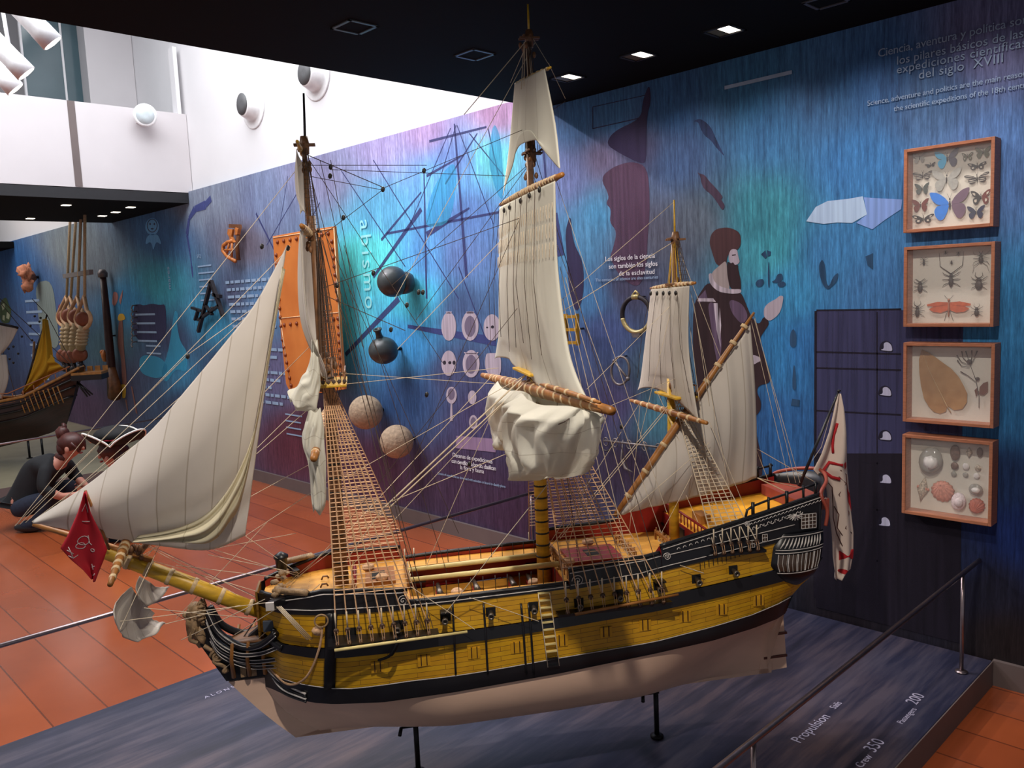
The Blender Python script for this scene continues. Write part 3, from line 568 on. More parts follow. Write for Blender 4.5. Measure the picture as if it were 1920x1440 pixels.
beetle(1840,484,24,'hairy dark spider in the upper right corner of its box', 'ant', name='spider', spid=True, big=1.3)
beetle(1726,537,27,'glossy brown beetle with one bent antenna at the left of its box', 'curl', fat=.34)
beetle(1836,531,30,'stout beetle with two upright horns at the right of its box', 'horn', fat=.44)
beetle(1721,583,27,'stag beetle with curved horns in the lower left corner', 'horn', fat=.3)
beetle(1832,584,22,'short horned beetle right of the orange grasshopper', 'horn', fat=.38)
G_or = mat('grasshopper_orange', (205,98,58), .55, var=.2, scale=60)
p = onY(1780,573,YB); k = abs(onY(1822,573,YB).x-p.x); t = thing('grasshopper', 'orange grasshopper with spread wings in the beetle box', 'grasshopper', p)
for s in (-1, 1):
    MB().poly([(s*.04*k,-.007,.16*k),(s*.5*k,-.009,.2*k),(s*1.0*k,-.010,.08*k),(s*.98*k,-.010,.0),(s*.7*k,-.008,-.04*k),(s*.04*k,-.006,.04*k)], (0,.0006,0)).build('forewing', G_or, t)
    MB().poly([(s*.04*k,-.006,.05*k),(s*.7*k,-.0065,-.03*k),(s*.92*k,-.0065,-.16*k),(s*.7*k,-.0065,-.3*k),(s*.35*k,-.0065,-.34*k),(s*.05*k,-.006,-.22*k)], (0,.0006,0)).build('hindwing', G_or, t)
    MB().tube([(s*.03*k,-.005,-.2*k),(s*.12*k,-.008,-.45*k),(s*.2*k,-.003,-.75*k)], .0009, 5).build('leg', B_brown, t)
    MB().tube([(s*.02*k,-.005,.3*k),(s*.14*k,-.007,.42*k),(s*.2*k,-.006,.5*k)], .0007, 5).build('antenna', B_brown, t)
MB().ball((0,-.007,-.15*k), (.045*k,.005,.42*k), 10).ball((0,-.007,.26*k), (.06*k,.005,.09*k), 8).build('body', mat('grasshopper_tan', (168,110,84), .5), t)
# ---- leaf and sprig
M_dry = mat('dry_leaf', (168,118,60), .6, var=.25, scale=25, bump=.2, col2=(186,140,82)); M_vein = mat('leaf_vein', (200,165,110), .6)
S6 = lambda pts: Z(1620,600,3.27,pts)
p = onY(1769,715,YB); t = thing('dry_leaf', 'large brown dried heart shaped leaf in its wooden box', 'leaf', p)
pl = S6([(358,180),(410,205),(470,250),(540,300),(585,350),(615,405),(636,450),(633,505),(605,545),(555,552),(512,525),(505,560),(470,574),(430,562),(400,530),(370,480),(352,400),(342,320),(340,240)])
pts = [onY(a, b, YB)-p for a, b in pl]; MB().poly([Vector((q.x,-.004-.02*abs(q.x),q.z)) for q in pts], (0,.001,0)).build('blade', M_dry, t)
a = [onY(*q, YB)-p for q in S6([(362,185),(400,300),(440,380),(485,470),(512,525),(540,570)])]
mb = MB().tube([Vector((q.x,-.008,q.z)) for q in a], [.0006,.001,.0014,.0018,.002,.0012], 5)
mb.build('midrib', M_vein, t)
M_sprig = mat('sprig_grey_brown', (86,72,70), .6, var=.2, scale=60)
p = onY(1828,715,YB); t = thing('flower_sprig', 'dried flower sprig with grey buds beside the big leaf', 'plant', p)
mb = MB(); L6 = lambda pts: [Vector(((onY(*q, YB)-p).x, -.006, (onY(*q, YB)-p).z)) for q in S6(pts)]
mb.tube(L6([(708,538),(708,470),(690,370),(660,290),(650,250)]), [.0014,.0014,.0013,.001,.0008], 5).build('stem', M_sprig, t)
for q in ([(655,280),(600,255),(572,215)],[(655,275),(610,230),(603,190)],[(655,270),(640,230),(627,190)],[(655,270),(665,220),(664,185)],[(660,270),(685,220),(698,188)],[(650,290),(600,280),(575,245)],[(690,380),(640,340),(595,315)]):
    MB().tube(L6(q), [.0008,.0013,.0022], 6).build('bud', M_sprig, t)
MB().poly(L6([(708,455),(712,410),(735,385),(762,376),(760,440),(735,460)]), (0,.001,0)).poly(L6([(690,470),(680,430),(695,415),(708,440)]), (0,.001,0)).build('leaf', mat('sprig_leaf', (120,74,58), .6), t)
MB().ball(L6([(650,255)])[0], (.009,.005,.009), 8, jit=.3).ball(L6([(700,360)])[0], (.007,.005,.007), 8, jit=.3).build('blossom', M_sprig, t)
# ---- shells
def shell(px, py, w, h, m, label, kind='dome', m2=None, ang=0.):
    p = onY(px, py, YB); rx = abs(onY(px+w/2, py, YB).x-p.x); rz = abs(onY(px, py+h/2, YB).z-p.z); t = thing('sea_shell', label, 'shell', p); t.rotation_euler = (0, math.radians(ang), 0)
    if kind == 'dome':
        MB().ball((0,-min(rx,rz)*.45,0), (rx,min(rx,rz)*.45,rz), 16).build('shell_body', m, t)
        if m2: MB().ball((rx*.1,-.005-min(rx,rz)*.65,-rz*.05), (rx*.62,min(rx,rz)*.32,rz*.5), 10, jit=.5).build('mark', m2, t)
    elif kind == 'fan':
        n = 28
        def fn(u, v):
            a = 2*PI*u; wv = 1+.05*math.cos(u*n*PI)*v; return Vector((rx*math.sin(a)*v*wv, -.002-min(rx,rz)*.55*(1-v*v)**.6*(1+.10*math.cos(u*n*PI)*v), -rz*.75*(1-v)+rz*math.cos(a)*v*wv))
        MB().grid(fn, 56, 8).build('shell_body', m, t, solid=.001)
        MB().box((0,-.004,-rz*.92), (rx*.5,.006,rz*.2)).build('hinge', m, t)
    else:
        prof = [(.001,-rz),(rx*.35,-rz*.6),(rx,-rz*.05),(rx*.75,rz*.3),(rx*.5,rz*.55),(rx*.28,rz*.8),(.001,rz)]
        MB().lathe(prof, (0,-.005,0), (0,0,1), 14).build('shell_body', m, t)
        mb = MB()
        for k in range(7):
            a = 2*PI*k/7; mb.ball((rx*.95*math.cos(a), -.005-abs(rx*.5*math.sin(a)), rz*(.1+.06*(k % 2))), (rx*.28,rx*.2,rx*.28), 6)
        if kind == 'spiky': mb.build('spines', m2 or m, t)
    return t
S_white = mat('shell_white', (226,222,216), .35, var=.05, scale=50); S_clear = mat('shell_glassy', (160,156,146), .15, var=.1); S_brown = mat('shell_brown', (120,92,78), .4, var=.3, scale=90); S_pink = mat('shell_pink', (220,150,128), .5, var=.2, scale=90)
S_rust = mat('shell_rust', (176,88,62), .5, var=.2, scale=90); S_strip = mat('shell_striped', (190,176,156), .4, var=.6, scale=150); S_chalk = mat('shell_chalk', (220,205,205), .7, var=.2, scale=150)
for (x, y, w, h, m, lb, kd, m2, an) in [
 (1748,862,44,50,S_clear,'large glassy round shell with a white core, upper left of the shell box','dome',S_white,20),
 (1792,848,19,30,S_brown,'brown oval shell, leftmost of the three in its top row','dome',None,0),(1818,848,13,20,S_strip,'black and white banded spiral shell in the top row','spire',None,0),(1838,848,12,19,S_brown,'small grey brown shell at the right end of the top row','dome',None,0),
 (1791,873,15,14,S_brown,'small grey brown snail shell left in the second row','dome',None,0),(1812,874,13,13,S_white,'small cream snail shell with a dark line, middle of the second row','dome',None,0),(1834,877,12,12,S_strip,'small black striped snail shell right in the second row','dome',None,0),
 (1789,888,11,10,S_clear,'tiny grey shell left in the third row','dome',None,0),(1811,890,11,10,S_clear,'tiny grey shell in the middle of the third row','dome',None,0),(1832,892,12,11,S_white,'tiny white shell right in the third row','dome',None,0),
 (1731,917,20,48,S_strip,'spiny pink whelk shell at the lower left of the shell box','spiky',S_pink,10),(1768,921,44,38,S_pink,'large pink scallop shell with radial ribs','fan',None,180),
 (1799,939,28,34,S_chalk,'knobbly white spotted shell beside the scallop','dome',S_chalk,10),(1831,917,27,22,S_clear,'smooth grey cockle shell above the rust scallop','dome',S_white,0),(1832,948,30,28,S_rust,'rust coloured scallop shell in the lower right corner of its box','fan',None,20)]:
    shell(x, y, w, h, m, lb, kd, m2, an)
# ---- jars and stone shot
M_jar = mat('dark_glaze', (62,66,66), .35, var=.45, scale=9, bump=.1); M_stone = mat('pitted_stone', (176,150,124), .85, var=.22, scale=45, bump=.6)
def ball_at(px, py, rpx, off): p = onY(px, py, D-off); return p, rpx*dep(p)/FPX
p, r = ball_at(736, 528, 29, .15); t = thing('clay_jar', 'round grey clay jar on the mural, upper one with its neck to the wall', 'jar', p)
MB().ball((0,0,0), r, 32, jit=.02).build('jar_body', M_jar, t); MB().lathe([(r*.75,-.02),(r*.72,.02),(r*.6,.05),(r*.3,.06)], (r*.25,r*.72,-r*.1), (.2,1,0), 24).build('jar_base', M_jar, t)
p, r = ball_at(719, 657, 28, .15); t = thing('clay_jar', 'dark green clay jar with an open neck, below the grey one', 'jar', p)
MB().ball((0,0,0), (r,r,r*.92), 32, jit=.02).build('jar_body', M_jar, t); MB().tube([(0,r*.9,0),(0,.149,0)], .012, 8).build('wall_pin', M_darksteel, t)
MB().lathe([(r*.34,-.02),(r*.22,.02),(r*.2,.05),(r*.3,.062),(r*.3,.07),(r*.18,.07),(r*.16,.02)], (-r*.05,-.02,r*.82), (.15,-.35,1), 22).build('neck', M_jar, t)
for px, py, rp, lb in ((686,773,32,'tan stone cannon ball on the mural, upper left of the pair'),(744,828,31.5,'tan stone cannon ball on the mural, lower right of the pair')):
    p, r = ball_at(px, py, rp, .15); o = MB().ball((0,0,0), r, 40, jit=.015).build('stone_ball', M_stone); o.location = p; tag(o, lb, 'cannon ball')
    MB().tube([(0,r*.9,0),(0,.149,0)], .012, 8).build('wall_pin', M_darksteel, o)
# ---- orange studded plate
M_plate = mat('orange_plate', (206,112,44), .38, var=.12, scale=4, bump=.05, col2=(226,134,60)); M_stud = mat('stud_brown', (130,62,30), .4, var=.2); M_rim = mat('plate_worn_edge', (240,205,160), .6)
Yp = D-.16; p0 = onY(575, 580, Yp); t = thing('studded_plate', 'tall orange metal plate edged with rivets behind the foremast', 'plate', p0)
out = [(511,443),(560,434),(627,424),(633,520),(638,620),(646,730),(600,737),(547,742),(536,720),(526,620),(517,530)]
MB().poly([onY(a, b, Yp)-p0 for a, b in out], (0,.02,0)).build('plate_sheet', M_plate, t, bevel=.003)
edge = [(511,443),(627,424),(646,730),(547,742),(511,443)]
def stud_row(q0, q1, n, first):
    for k in range(n):
        f = (k+.5)/n; a = onY(lerp(q0[0],q1[0],f), lerp(q0[1],q1[1],f), Yp)-p0
        o = link_mesh('rivet', first.data, t) if first else MB().lathe([(.017,0),(.014,-.010),(.006,-.015)], (0,0,0), (0,1,0), 8).build('rivet', M_stud, t)
        first = first or o; o.location = a
    return first
fs_ = stud_row((515,455),(622,437),9,None)
for a, b, n in (((518,470),(528,620),9),((529,630),(548,730),7),((622,445),(634,570),8),((634,590),(641,722),9),((528,610),(632,598),9),((553,730),(638,722),7)): stud_row(a, b, n, fs_)
mb = MB()
for a, b in (((524,597),(634,586)),((512,446),(626,428)),((626,428),(644,728)),((520,560),(546,736))): mb.tube([onY(*a, Yp-.003)-p0, onY(*b, Yp-.003)-p0], .0035, 5)
mb.build('worn_rim', M_rim, t)
MB().tube([Vector((0,.02,.3)),Vector((0,.155,.3))], .015, 8).build('wall_pin', M_darksteel, t)
# ---- shackles
M_brass = mat('old_brass', (176,160,112), .4, .5, var=.2, scale=30); M_iron = mat('old_iron', (120,112,112), .45, .6, var=.2, scale=40); M_irond = mat('dark_iron', (52,48,52), .5, .5, var=.2)
def ringpts(c, rx, rz, a0=0, a1=2*PI, n=36, tilt=0):
    return [Vector((c[0]+rx*math.cos(a0+(a1-a0)*i/n)*math.cos(tilt)-rz*math.sin(a0+(a1-a0)*i/n)*math.sin(tilt), c[1], c[2]+rx*math.cos(a0+(a1-a0)*i/n)*math.sin(tilt)+rz*math.sin(a0+(a1-a0)*i/n)*math.cos(tilt))) for i in range(n+1)]
p = onY(1193, 590, D-.08); R_ = 33*dep(p)/FPX; t = thing('iron_collar', 'large hinged iron neck collar ring hung on the mural left of the painted man', 'shackle', p)
MB().tube(ringpts((0,0,0), R_, R_, .2, PI+.2), .012, 8).build('half_ring', M_irond, t); MB().tube(ringpts((0,0,0), R_, R_, PI+.2, 2*PI+.2), .012, 8).build('half_ring', M_brass, t)
MB().lathe([(.014,-.02),(.014,.02)], (0,0,R_), (1,0,0), 12).tube([(-.02,0,R_+.01),(0,0,R_+.03),(.02,0,R_+.01)], .006, 6).build('hinge', M_brass, t)
MB().box((0,0,-R_-.008), (.05,.02,.022)).box((0,-.003,-R_-.022), (.035,.02,.008)).build('clasp', M_iron, t); MB().tube([(0,.0,R_),(0,.078,R_)], .004, 6).build('wall_pin', M_irond, t)
p = onY(1163, 695, D-.06); k = dep(p)/FPX; t = thing('iron_shackle', 'oval iron shackle with a cross bar below the big collar', 'shackle', p)
MB().tube(ringpts((0,0,0), 21*k, 27*k, tilt=-.3)[:-1], .0065, 8, closed=True).build('loop', M_iron, t); MB().tube([(-14*k,0,18*k),(20*k,-.01,-14*k)], .006, 8).ball((20*k,-.01,-14*k), .012, 8).ball((-14*k,0,18*k), .01, 8).build('bar', M_iron, t)
MB().tube([(0,0,26*k),(0,.058,26*k)], .004, 6).build('wall_pin', M_irond, t)
p = onY(1180, 832, D-.06); k = dep(p)/FPX; t = thing('leg_irons', 'horizontal iron bar with rings and a hanging crescent left of the yellow spar', 'shackle', p)
a = onY(1133, 826, D-.06)-p; b = onY(1240, 839, D-.06)-p; MB().tube([a, b], .006, 8).build('bar', M_iron, t)
for f in (.03,.2,.45,.72,.95): c = a.lerp(b, f); MB().tube(ringpts((c.x,c.y,c.z-.005), .016, .022)[:-1], .0035, 6, closed=True).build('ring', M_iron, t)
MB().tube(ringpts((a.x+.01,0,a.z-.01), .04, .045, 2.6, 6.6)[:], .0045, 6).build('open_ring', M_irond, t)
c = onY(1175, 868, D-.06)-p; MB().tube([c+Vector((-.02,0,.12)),c+Vector((-.035,0,.02)),c+Vector((-.01,0,-.03)),c+Vector((.04,0,-.045))], [.002,.006,.009,.002], 8).build('crescent', M_iron, t)
MB().tube([a.lerp(b,.5),a.lerp(b,.5)+Vector((0,.058,0))], .004, 6).build('wall_pin', M_irond, t)
# ---- small lantern like brass fitting right of the main sail
p = onY(1072, 618, D-.10); t = thing('brass_fitting', 'small yellow brass frame on the mural just right of the big main topsail', 'fitting', p)
for z in (-.07,0,.07): MB().box((0,0,z), (.09,.03,.016)).build('cross_bar', mat('yellow_brass', (196,146,40), .35, .4), t)
for x in (-.04,.04): MB().box((x,0,0), (.012,.02,.17)).build('upright', bpy.data.materials['yellow_brass'], t)
MB().tube([(0,.01,0),(0,.098,0)], .006, 6).build('wall_pin', M_irond, t)
# ---- carved wooden figure
M_carv = mat('carved_wood', (190,112,52), .5, var=.3, scale=25, bump=.3); M_carvd = mat('carved_wood_dark', (110,66,36), .55, var=.3, scale=25)
p = onY(434, 456, D-.07); k = dep(p)/FPX; S4 = lambda pts, off=0: [Vector(((onY(a, b, D-.07)-p).x, off, (onY(a, b, D-.07)-p).z)) for a, b in Z(400,100,3.43,pts)]
t = thing('wooden_quadrant', 'small brown wooden navigation quadrant on the mural, upper left part', 'instrument', p)
MB().poly(S4([(98,1098),(160,1100),(165,1128),(98,1122)]), (0,.03,0)).build('top_block', M_carvd, t)
MB().poly(S4([(100,1130),(130,1132),(122,1180),(140,1215),(120,1222),(105,1175),(95,1160)], -.01), (0,.02,0)).poly(S4([(148,1120),(165,1130),(160,1165),(142,1170)], -.01), (0,.03,0)).build('upright', M_carv, t)
MB().tube(S4([(130,1205),(100,1215),(72,1235),(68,1270),(95,1305),(150,1338)], -.01), .017, 6).build('arc', M_carv, t)
MB().tube(S4([(110,1220),(95,1285)], -.01), .012, 6).tube(S4([(128,1220),(125,1310)], -.01), .012, 6).tube(S4([(80,1265),(135,1262)], -.01), .01, 6).build('spoke', M_carv, t)
MB().tube(S4([(140,1130),(155,1180),(145,1240),(155,1330)], .01), .02, 6).build('limb', M_carvd, t)
MB().tube([(0,.01,.02),(0,.069,.02)], .01, 6).build('wall_pin', M_irond, t)
# ---- dark iron A frame
p = onY(393, 577, D-.06); Q = lambda a, b, o=0: Vector(((onY(a, b, D-.06)-p).x, o, (onY(a, b, D-.06)-p).z)); t = thing('octant', 'dark angular octant frame on the mural beside the block of small text', 'instrument', p)
for a, b, w in (((396,527),(372,622),.02),((396,527),(418,592),.022),((372,600),(412,572),.014),((384,570),(398,590),.01),((360,577),(378,583),.014),((372,580),(366,600),.012),((400,552),(414,556),.02)):
    MB().beam(Q(*a), Q(*b), w*1.6, .03, up=(0,1,0)).build('frame_bar', M_irond, t)
MB().tube([(0,.01,0),(0,.059,0)], .01, 6).build('wall_pin', M_irond, t)
# ---- seven small iron hooks
for k_ in range(7):
    p = onY(249, 578+11.4*k_, D-.05); t = MB().tube([(0,.048,.03),(0,0,.03),(-.02,-.01,0),(0,-.01,-.025),(.028,-.01,-.015)], [.008,.009,.009,.008,.004], 6).build('iron_hook', M_iron); t.location = p
    tag(t, 'small curved iron hook in the vertical row of seven on the mural', 'hook', 'vertical row of small hooks')
# ---- long gun
p = onY(203, 630, D-.08); Q = lambda a, b, o=0: Vector(((onY(a, b, D-.08)-p).x, o, (onY(a, b, D-.08)-p).z)); t = thing('swivel_gun', 'long dark wooden musket hung upright on the far mural', 'gun', p)
MB().tube([Q(193,517),Q(201,600),Q(208,680),Q(211,742)], [.035,.045,.05,.06], 10).build('barrel', mat('gun_brown', (62,34,30), .4, var=.2), t)
MB().tube([Q(209,690),Q(216,725),Q(214,745)], [.05,.07,.075], 8).build('stock', M_carvd, t); MB().lathe([(.05,0),(.055,.05),(.03,.09)], Q(193,520), (0,0,1), 10).build('muzzle', M_iron, t)
MB().ball(Q(200,667,-.03), (.05,.03,.07), 8, jit=.4).ball(Q(197,660,-.03), .03, 6).build('lock', M_carv, t); MB().tube([(0,.02,0),(0,.079,0)], .01, 6).build('wall_pin', M_irond, t)
# ---- coral like plaque
p = onY(50, 520, D-.15); k = dep(p)/FPX; t = thing('carved_plaque', 'rough pinkish carved relief on the far mural near the left border', 'relief', p)
MB().ball((0,0,8*k), (20*k,.08,15*k), 16, jit=.9).ball((0,0,-12*k), (13*k,.07,14*k), 12, jit=.8).build('relief_body', mat('coral_clay', (196,128,98), .8, var=.4, scale=14, bump=.6), t); MB().tube([(0,.03,0),(0,.149,0)], .02, 8).build('wall_pin', M_irond, t)
# ---- rigging blocks hanging from ropes
M_rope = mat('rope_tan', (196,170,132), .8, var=.2, scale=120, bump=.2); M_blk = mat('block_wood', (142,74,48), .5, var=.2, scale=20); M_strap = mat('block_strop', (205,160,120), .6, var=.15)
for i, (xt, x1, y1, x2, y2) in enumerate(((132,122,594,120,666),(143,130,592,128,668),(152,143,593,137,668),(159,156,598,150,665))):
    Yh = 3.24-.11*i; p = onY(x1, 630, Yh); k = dep(p)/FPX; Q = lambda a, b, o=0: Vector(((onY(a, b, Yh)-p).x, o, (onY(a, b, Yh)-p).z))
    lb = ('leftmost hanging rope and wooden pulley pair at the far exhibit', 'second from the left hanging pulley pair at the far exhibit', 'third from the left hanging pulley pair at the far exhibit', 'rightmost hanging pulley pair with thick coiled lashing')[i]
    t = thing('rigging_block', lb, 'pulley', p, group='hanging pulley pairs')
    MB().tube([Q(xt,400),Q(x1+3,556)], .016, 6).build('hanging_rope', M_rope, t)
    MB().lathe([(8*k,-.03),(13*k,-.025),(13*k,.025),(8*k,.03)], Q(x1,y1), (.75,-.65,0), 20).build('upper_block', M_blk, t)
    MB().lathe([(8*k,-.03),(13*k,-.025),(13*k,.025),(8*k,.03)], Q(x2,y2), (.75,-.65,0), 20).build('lower_block', M_blk, t)
    MB().tube([Q(x1+2,556)]+[Q(x1+15*math.sin(a)*.95, y1-18*math.cos(a)) for a in [.5+i_*.35 for i_ in range(15)]]+[Q(x1+2,556)], .022, 6).build('strop', M_strap, t)
    MB().tube([Q(x1+1,y1+14),Q(x2+1,y2-12)], .05, 10).build('lashing', M_rope, t)
    for f in (.2,.35,.5,.65,.8): c = Q(lerp(x1,x2,f)+1, lerp(y1+14,y2-12,f)); MB().lathe([(.055,-.018),(.066,0),(.055,.018)], c, (0,0,1), 12).build('rope_turn', M_rope, t)
    MB().tube([Q(x2,y2+12),Q(x2+2,y2+22)], .03, 6).ball(Q(x2+2,y2+24), .05, 8).build('hook', M_irond, t)
p = onY(146, 515, 3.07); t = MB().beam(onY(121,518,3.24)-p, onY(171,510,2.90)-p, .04, .05).build('spreader_bar', mat('grey_wood', (120,112,108), .6)); t.location = p; tag(t, 'thin grey spreader bar across the four hanging ropes', 'bar')
# printed plants of the far mural
M_pl1 = pmat('painted_stalk', G((110,76,70),1.3), .3); M_pl2 = pmat('painted_yellow_bloom', G((196,156,60),1.2), .2); M_pl3 = pmat('painted_pink_leaf', G((160,110,105),1.25), .25); M_pl4 = pmat('painted_green_leaf', G((70,90,60),1.3), .3); M_pl5 = pmat('painted_white_bloom', G((170,180,150),1.3), .2)
Zf = lambda pts: Z(0,460,3.6,pts)
paint('painted_stalk', M_pl1, Zf([(820,480),(830,500),(838,700),(858,900),(850,1000),(826,960),(820,760),(800,700),(795,640),(805,500)]))
paint('painted_leaf', M_pl3, Zf([(770,310),(795,320),(800,360),(780,410),(758,400),(762,340)]), Zf([(805,370),(830,300),(828,340),(815,400)]))
paint('painted_bloom', M_pl2, Zf([(796,490),(805,462),(835,460),(850,495),(835,505),(800,510)]), Zf([(808,940),(850,936),(852,990),(848,1032),(825,1030),(830,980)]))
paint('painted_shrub', M_pl4, Zf([(0,400),(20,360),(45,350),(60,400),(78,430),(70,520),(30,530),(0,500)])); paint('painted_bloom', M_pl5, Zf([(10,400),(30,390),(36,420),(20,440)]), Zf([(48,450),(70,460),(62,500),(44,490)]), Zf([(20,470),(34,474),(32,510),(18,500)]))
paint('painted_streak', M_pl1, Zf([(885,950),(895,955),(930,1140),(918,1130)]), Zf([(845,1040),(856,1040),(866,1115),(860,1115)]))
paint('painted_red_wing', pmat('painted_red', G((110,50,70),1.3), .3), Zf([(392,400),(430,395),(455,375),(440,450),(400,470)]))
# ================================================================== THE SHIP MODEL
ship = thing('ship_model', 'large three masted sailing warship model with yellow and black hull and white sails', 'model ship', SO, ANG)
def P_z(px, py, z): p = onZ(px, py, z)-SO; return Vector((p.dot(SS), -p.dot(ST), z))
M_yel = brickmat('yellow_planks', (222,170,30), (208,152,26), (120,84,20), 1, 1, rough=.38, mortar=.0007, bw=.16, rh=.0135, coord='UV', var=.45, ns=14, bump=.25)
M_hblk = mat('black_hull_paint', (19,19,24), .38, var=.2, scale=30)
M_under = mat('cream_bottom_paint', (226,190,166), .5, var=.14, scale=7, stretch=(.35,1,1))
M_lid = mat('yellow_lid', (206,152,30), .42, var=.15, scale=40); M_red = mat('bulwark_red', (132,24,24), .45, var=.15); M_deck = brickmat('deck_planks', (226,168,72), (214,152,60), (150,92,36), 1, 1, rough=.45, mortar=.0006, bw=.2, rh=.014, coord='UV', var=.3, ns=10, bump=.15)
M_gold = mat('poop_deck_yellow', (226,160,34), .45, var=.12); M_wline = mat('white_moulding', (196,190,186), .5, var=.1)
M_spar = mat('spar_yellow', (200,158,44), .4, var=.3, scale=18, stretch=(1,1,3)); M_sparb = mat('spar_brown', (150,98,44), .45, var=.3, scale=25); M_pale = mat('pale_spar', (226,206,140), .45, var=.15)
M_band = mat('mast_band_black', (24,22,22), .5); M_mastb = mat('mast_brown', (112,76,48), .5, var=.35, scale=30)
M_rig = mat('rigging_cord', (198,158,122), .8, var=.2, scale=200); M_rigd = mat('tarred_cord', (70,56,50), .8, var=.2); M_rigl = mat('pale_cord', (206,190,166), .8, var=.1)
M_eye = mat('deadeye_wood', (70,48,34), .5, var=.2); M_bronze = mat('cannon_metal', (104,96,88), .38, .6, var=.2); M_carve = mat('carving_beige', (150,122,90), .6, var=.35, scale=60, bump=.3)
def sailmat(name, c1, c2, cm, bw, rh):
    m = brickmat(name, c1, c2, cm, 1, 1, rough=.85, mortar=.0035, bw=bw, rh=rh, coord='UV', var=.12, ns=5, bump=.3)
    nt = m.node_tree; b = nt.nodes['Principled BSDF']; b.inputs['Specular IOR Level'].default_value = .1
    tr = nt.nodes.new('ShaderNodeBsdfTranslucent'); ad = nt.nodes.new('ShaderNodeMixShader'); ad.inputs[0].default_value = .3; out = nt.nodes['Material Output']
    mix = [n for n in nt.nodes if n.type == 'MIX'][0]; nt.links.new(mix.outputs['Result'], tr.inputs['Color']); nt.links.new(b.outputs[0], ad.inputs[1]); nt.links.new(tr.outputs[0], ad.inputs[2]); nt.links.new(ad.outputs[0], out.inputs['Surface']); return m
M_sail = sailmat('sail_canvas', (214,207,200), (209,202,193), (186,176,164), 30, .125)
M_sailw = sailmat('sail_canvas_white', (226,224,212), (222,219,206), (196,190,176), 30, .25)
M_sailc = sailmat('sail_canvas_cream', (226,218,190), (220,210,182), (196,186,156), 30, .25)
# ---- hull form
KEEL = .285
def I(xs, ys): return lambda s: ipol(xs, ys, s)
z1b = I([-.86,-.7,-.5,-.3,0,.3,.5,.82], [.452,.440,.455,.47,.487,.505,.512,.53]); z1t = I([-.86,-.6,-.45,-.2,0,.3,.5,.65,.82], [.50,.494,.512,.522,.534,.542,.556,.567,.59])
z2b = I([-.86,-.66,-.33,0,.33,.55,.74,.9], [.60,.590,.608,.622,.634,.645,.657,.672]); z2t = I([-.86,-.65,-.32,0,.16,.38,.71,.9], [.628,.620,.643,.653,.660,.677,.697,.712])
def zup(s): return ipol([-.86,-.41], [.716,.719], s) if s < -.41 else (ipol([-.41,.05], [.722,.729], s) if s < .055 else ipol([.06,.27,.36,.76,.98], [.727,.736,.749,.786,.806], s))
def zrail(s):
    if s < -.412: return ipol([-.86,-.76,-.65,-.412], [.755,.762,.782,.771], s)
    if s < .055: return ipol([-.41,-.2,.055], [.734,.738,.741], s)
    if s < .345: return ipol([.055,.29,.345], [.779,.790,.797], s)
    return ipol([.345,.6,.885,.98], [.817,.862,.914,.932], s)
bwl = I([-.845,-.82,-.78,-.72,-.64,-.5,-.3,0,.3,.5,.65,.75,.82,.98], [.008,.03,.075,.118,.165,.214,.24,.245,.235,.212,.18,.145,.10,.03])
bup = I([-.845,-.82,-.78,-.70,-.6,-.45,-.2,0,.3,.5,.7,.85,.98], [.012,.055,.115,.162,.195,.22,.236,.238,.226,.205,.178,.155,.138])
brl = I([-.845,-.81,-.76,-.68,-.5,-.3,0,.3,.55,.75,.9,.98], [.04,.09,.14,.172,.20,.214,.216,.202,.184,.166,.150,.136])
zbot = I([-.85,-.82,-.79,-.74,-.69,.79,.80,.83,.87,.90], [.46,.40,.36,.315,KEEL,KEEL,.57,.625,.66,.715])
def hb(s, z):
    a = z1b(s)
    if z <= a:
        u = max(0., min(1., (z-KEEL)/(a-KEEL))); e = sm(.25, .80, abs(s+.02)); full = (1-(1-u)**2.4)**.5; fine = .06+.94*u**(1.5+1.2*e); g = lerp(full, fine, e)
        return max(.006, bwl(s)*.985*g)
    k = z2b(s)
    if z <= k: return lerp(bwl(s), bup(s), sm(a, k, z))
    return lerp(bup(s), brl(s), min(1, (z-k)/max(.01, zrail(s)-k)))
def strip(mb, s0, s1, za, zb, nu, nv, off=0., mi=0, dens=None):
    for side in (1, -1):
        b0 = len(mb.v)
        def fn(u, v):
            s = lerp(s0, s1, u); z = lerp(za(s), zb(s), v); z = max(z, zbot(s))
            return L(s, side*(hb(s, z)+off), z)
        mb.grid(fn, nu, nv, mi)
        for j in range(nv+1):
            for i in range(nu+1):
                s = lerp(s0, s1, i/nu); mb.uv[b0+j*(nu+1)+i] = (s, lerp(za(0), zb(0), j/nv)*1.0)
    return mb
SB, SE = -.845, .895
strip(MB(), SB, .84, lambda s: KEEL, z1b, 90, 16).build('hull_bottom', M_under, ship)
mb = strip(MB(), SB, .9, z1b, z1t, 80, 3, .005)
for za in (z1b, z1t):
    strip(mb, SB, .9, lambda s: za(s)-.0012, lambda s: za(s)+.0012, 80, 1, .003)
mb.build('lower_wale', M_hblk, ship)
hp_ = strip(MB(), SB, .90, z1t, z2b, 80, 5).build('lower_planking', M_yel, ship)
mb = strip(MB(), SB, .95, z2b, z2t, 80, 3, .006); mb.build('upper_wale', M_hblk, ship)
strip(MB(), SB, SE, z2t, zup, 90, 4).build('upper_planking', M_yel, ship)
mb = MB()
strip(mb, SB, -.412, zup, zrail, 30, 3, .004); strip(mb, -.412, .055, zup, zrail, 30, 2, .003); strip(mb, .055, .3449, zup, zrail, 20, 3, .004); strip(mb, .3451, SE, zup, zrail, 44, 4, .004)
mb.build('bulwark', M_hblk, ship)
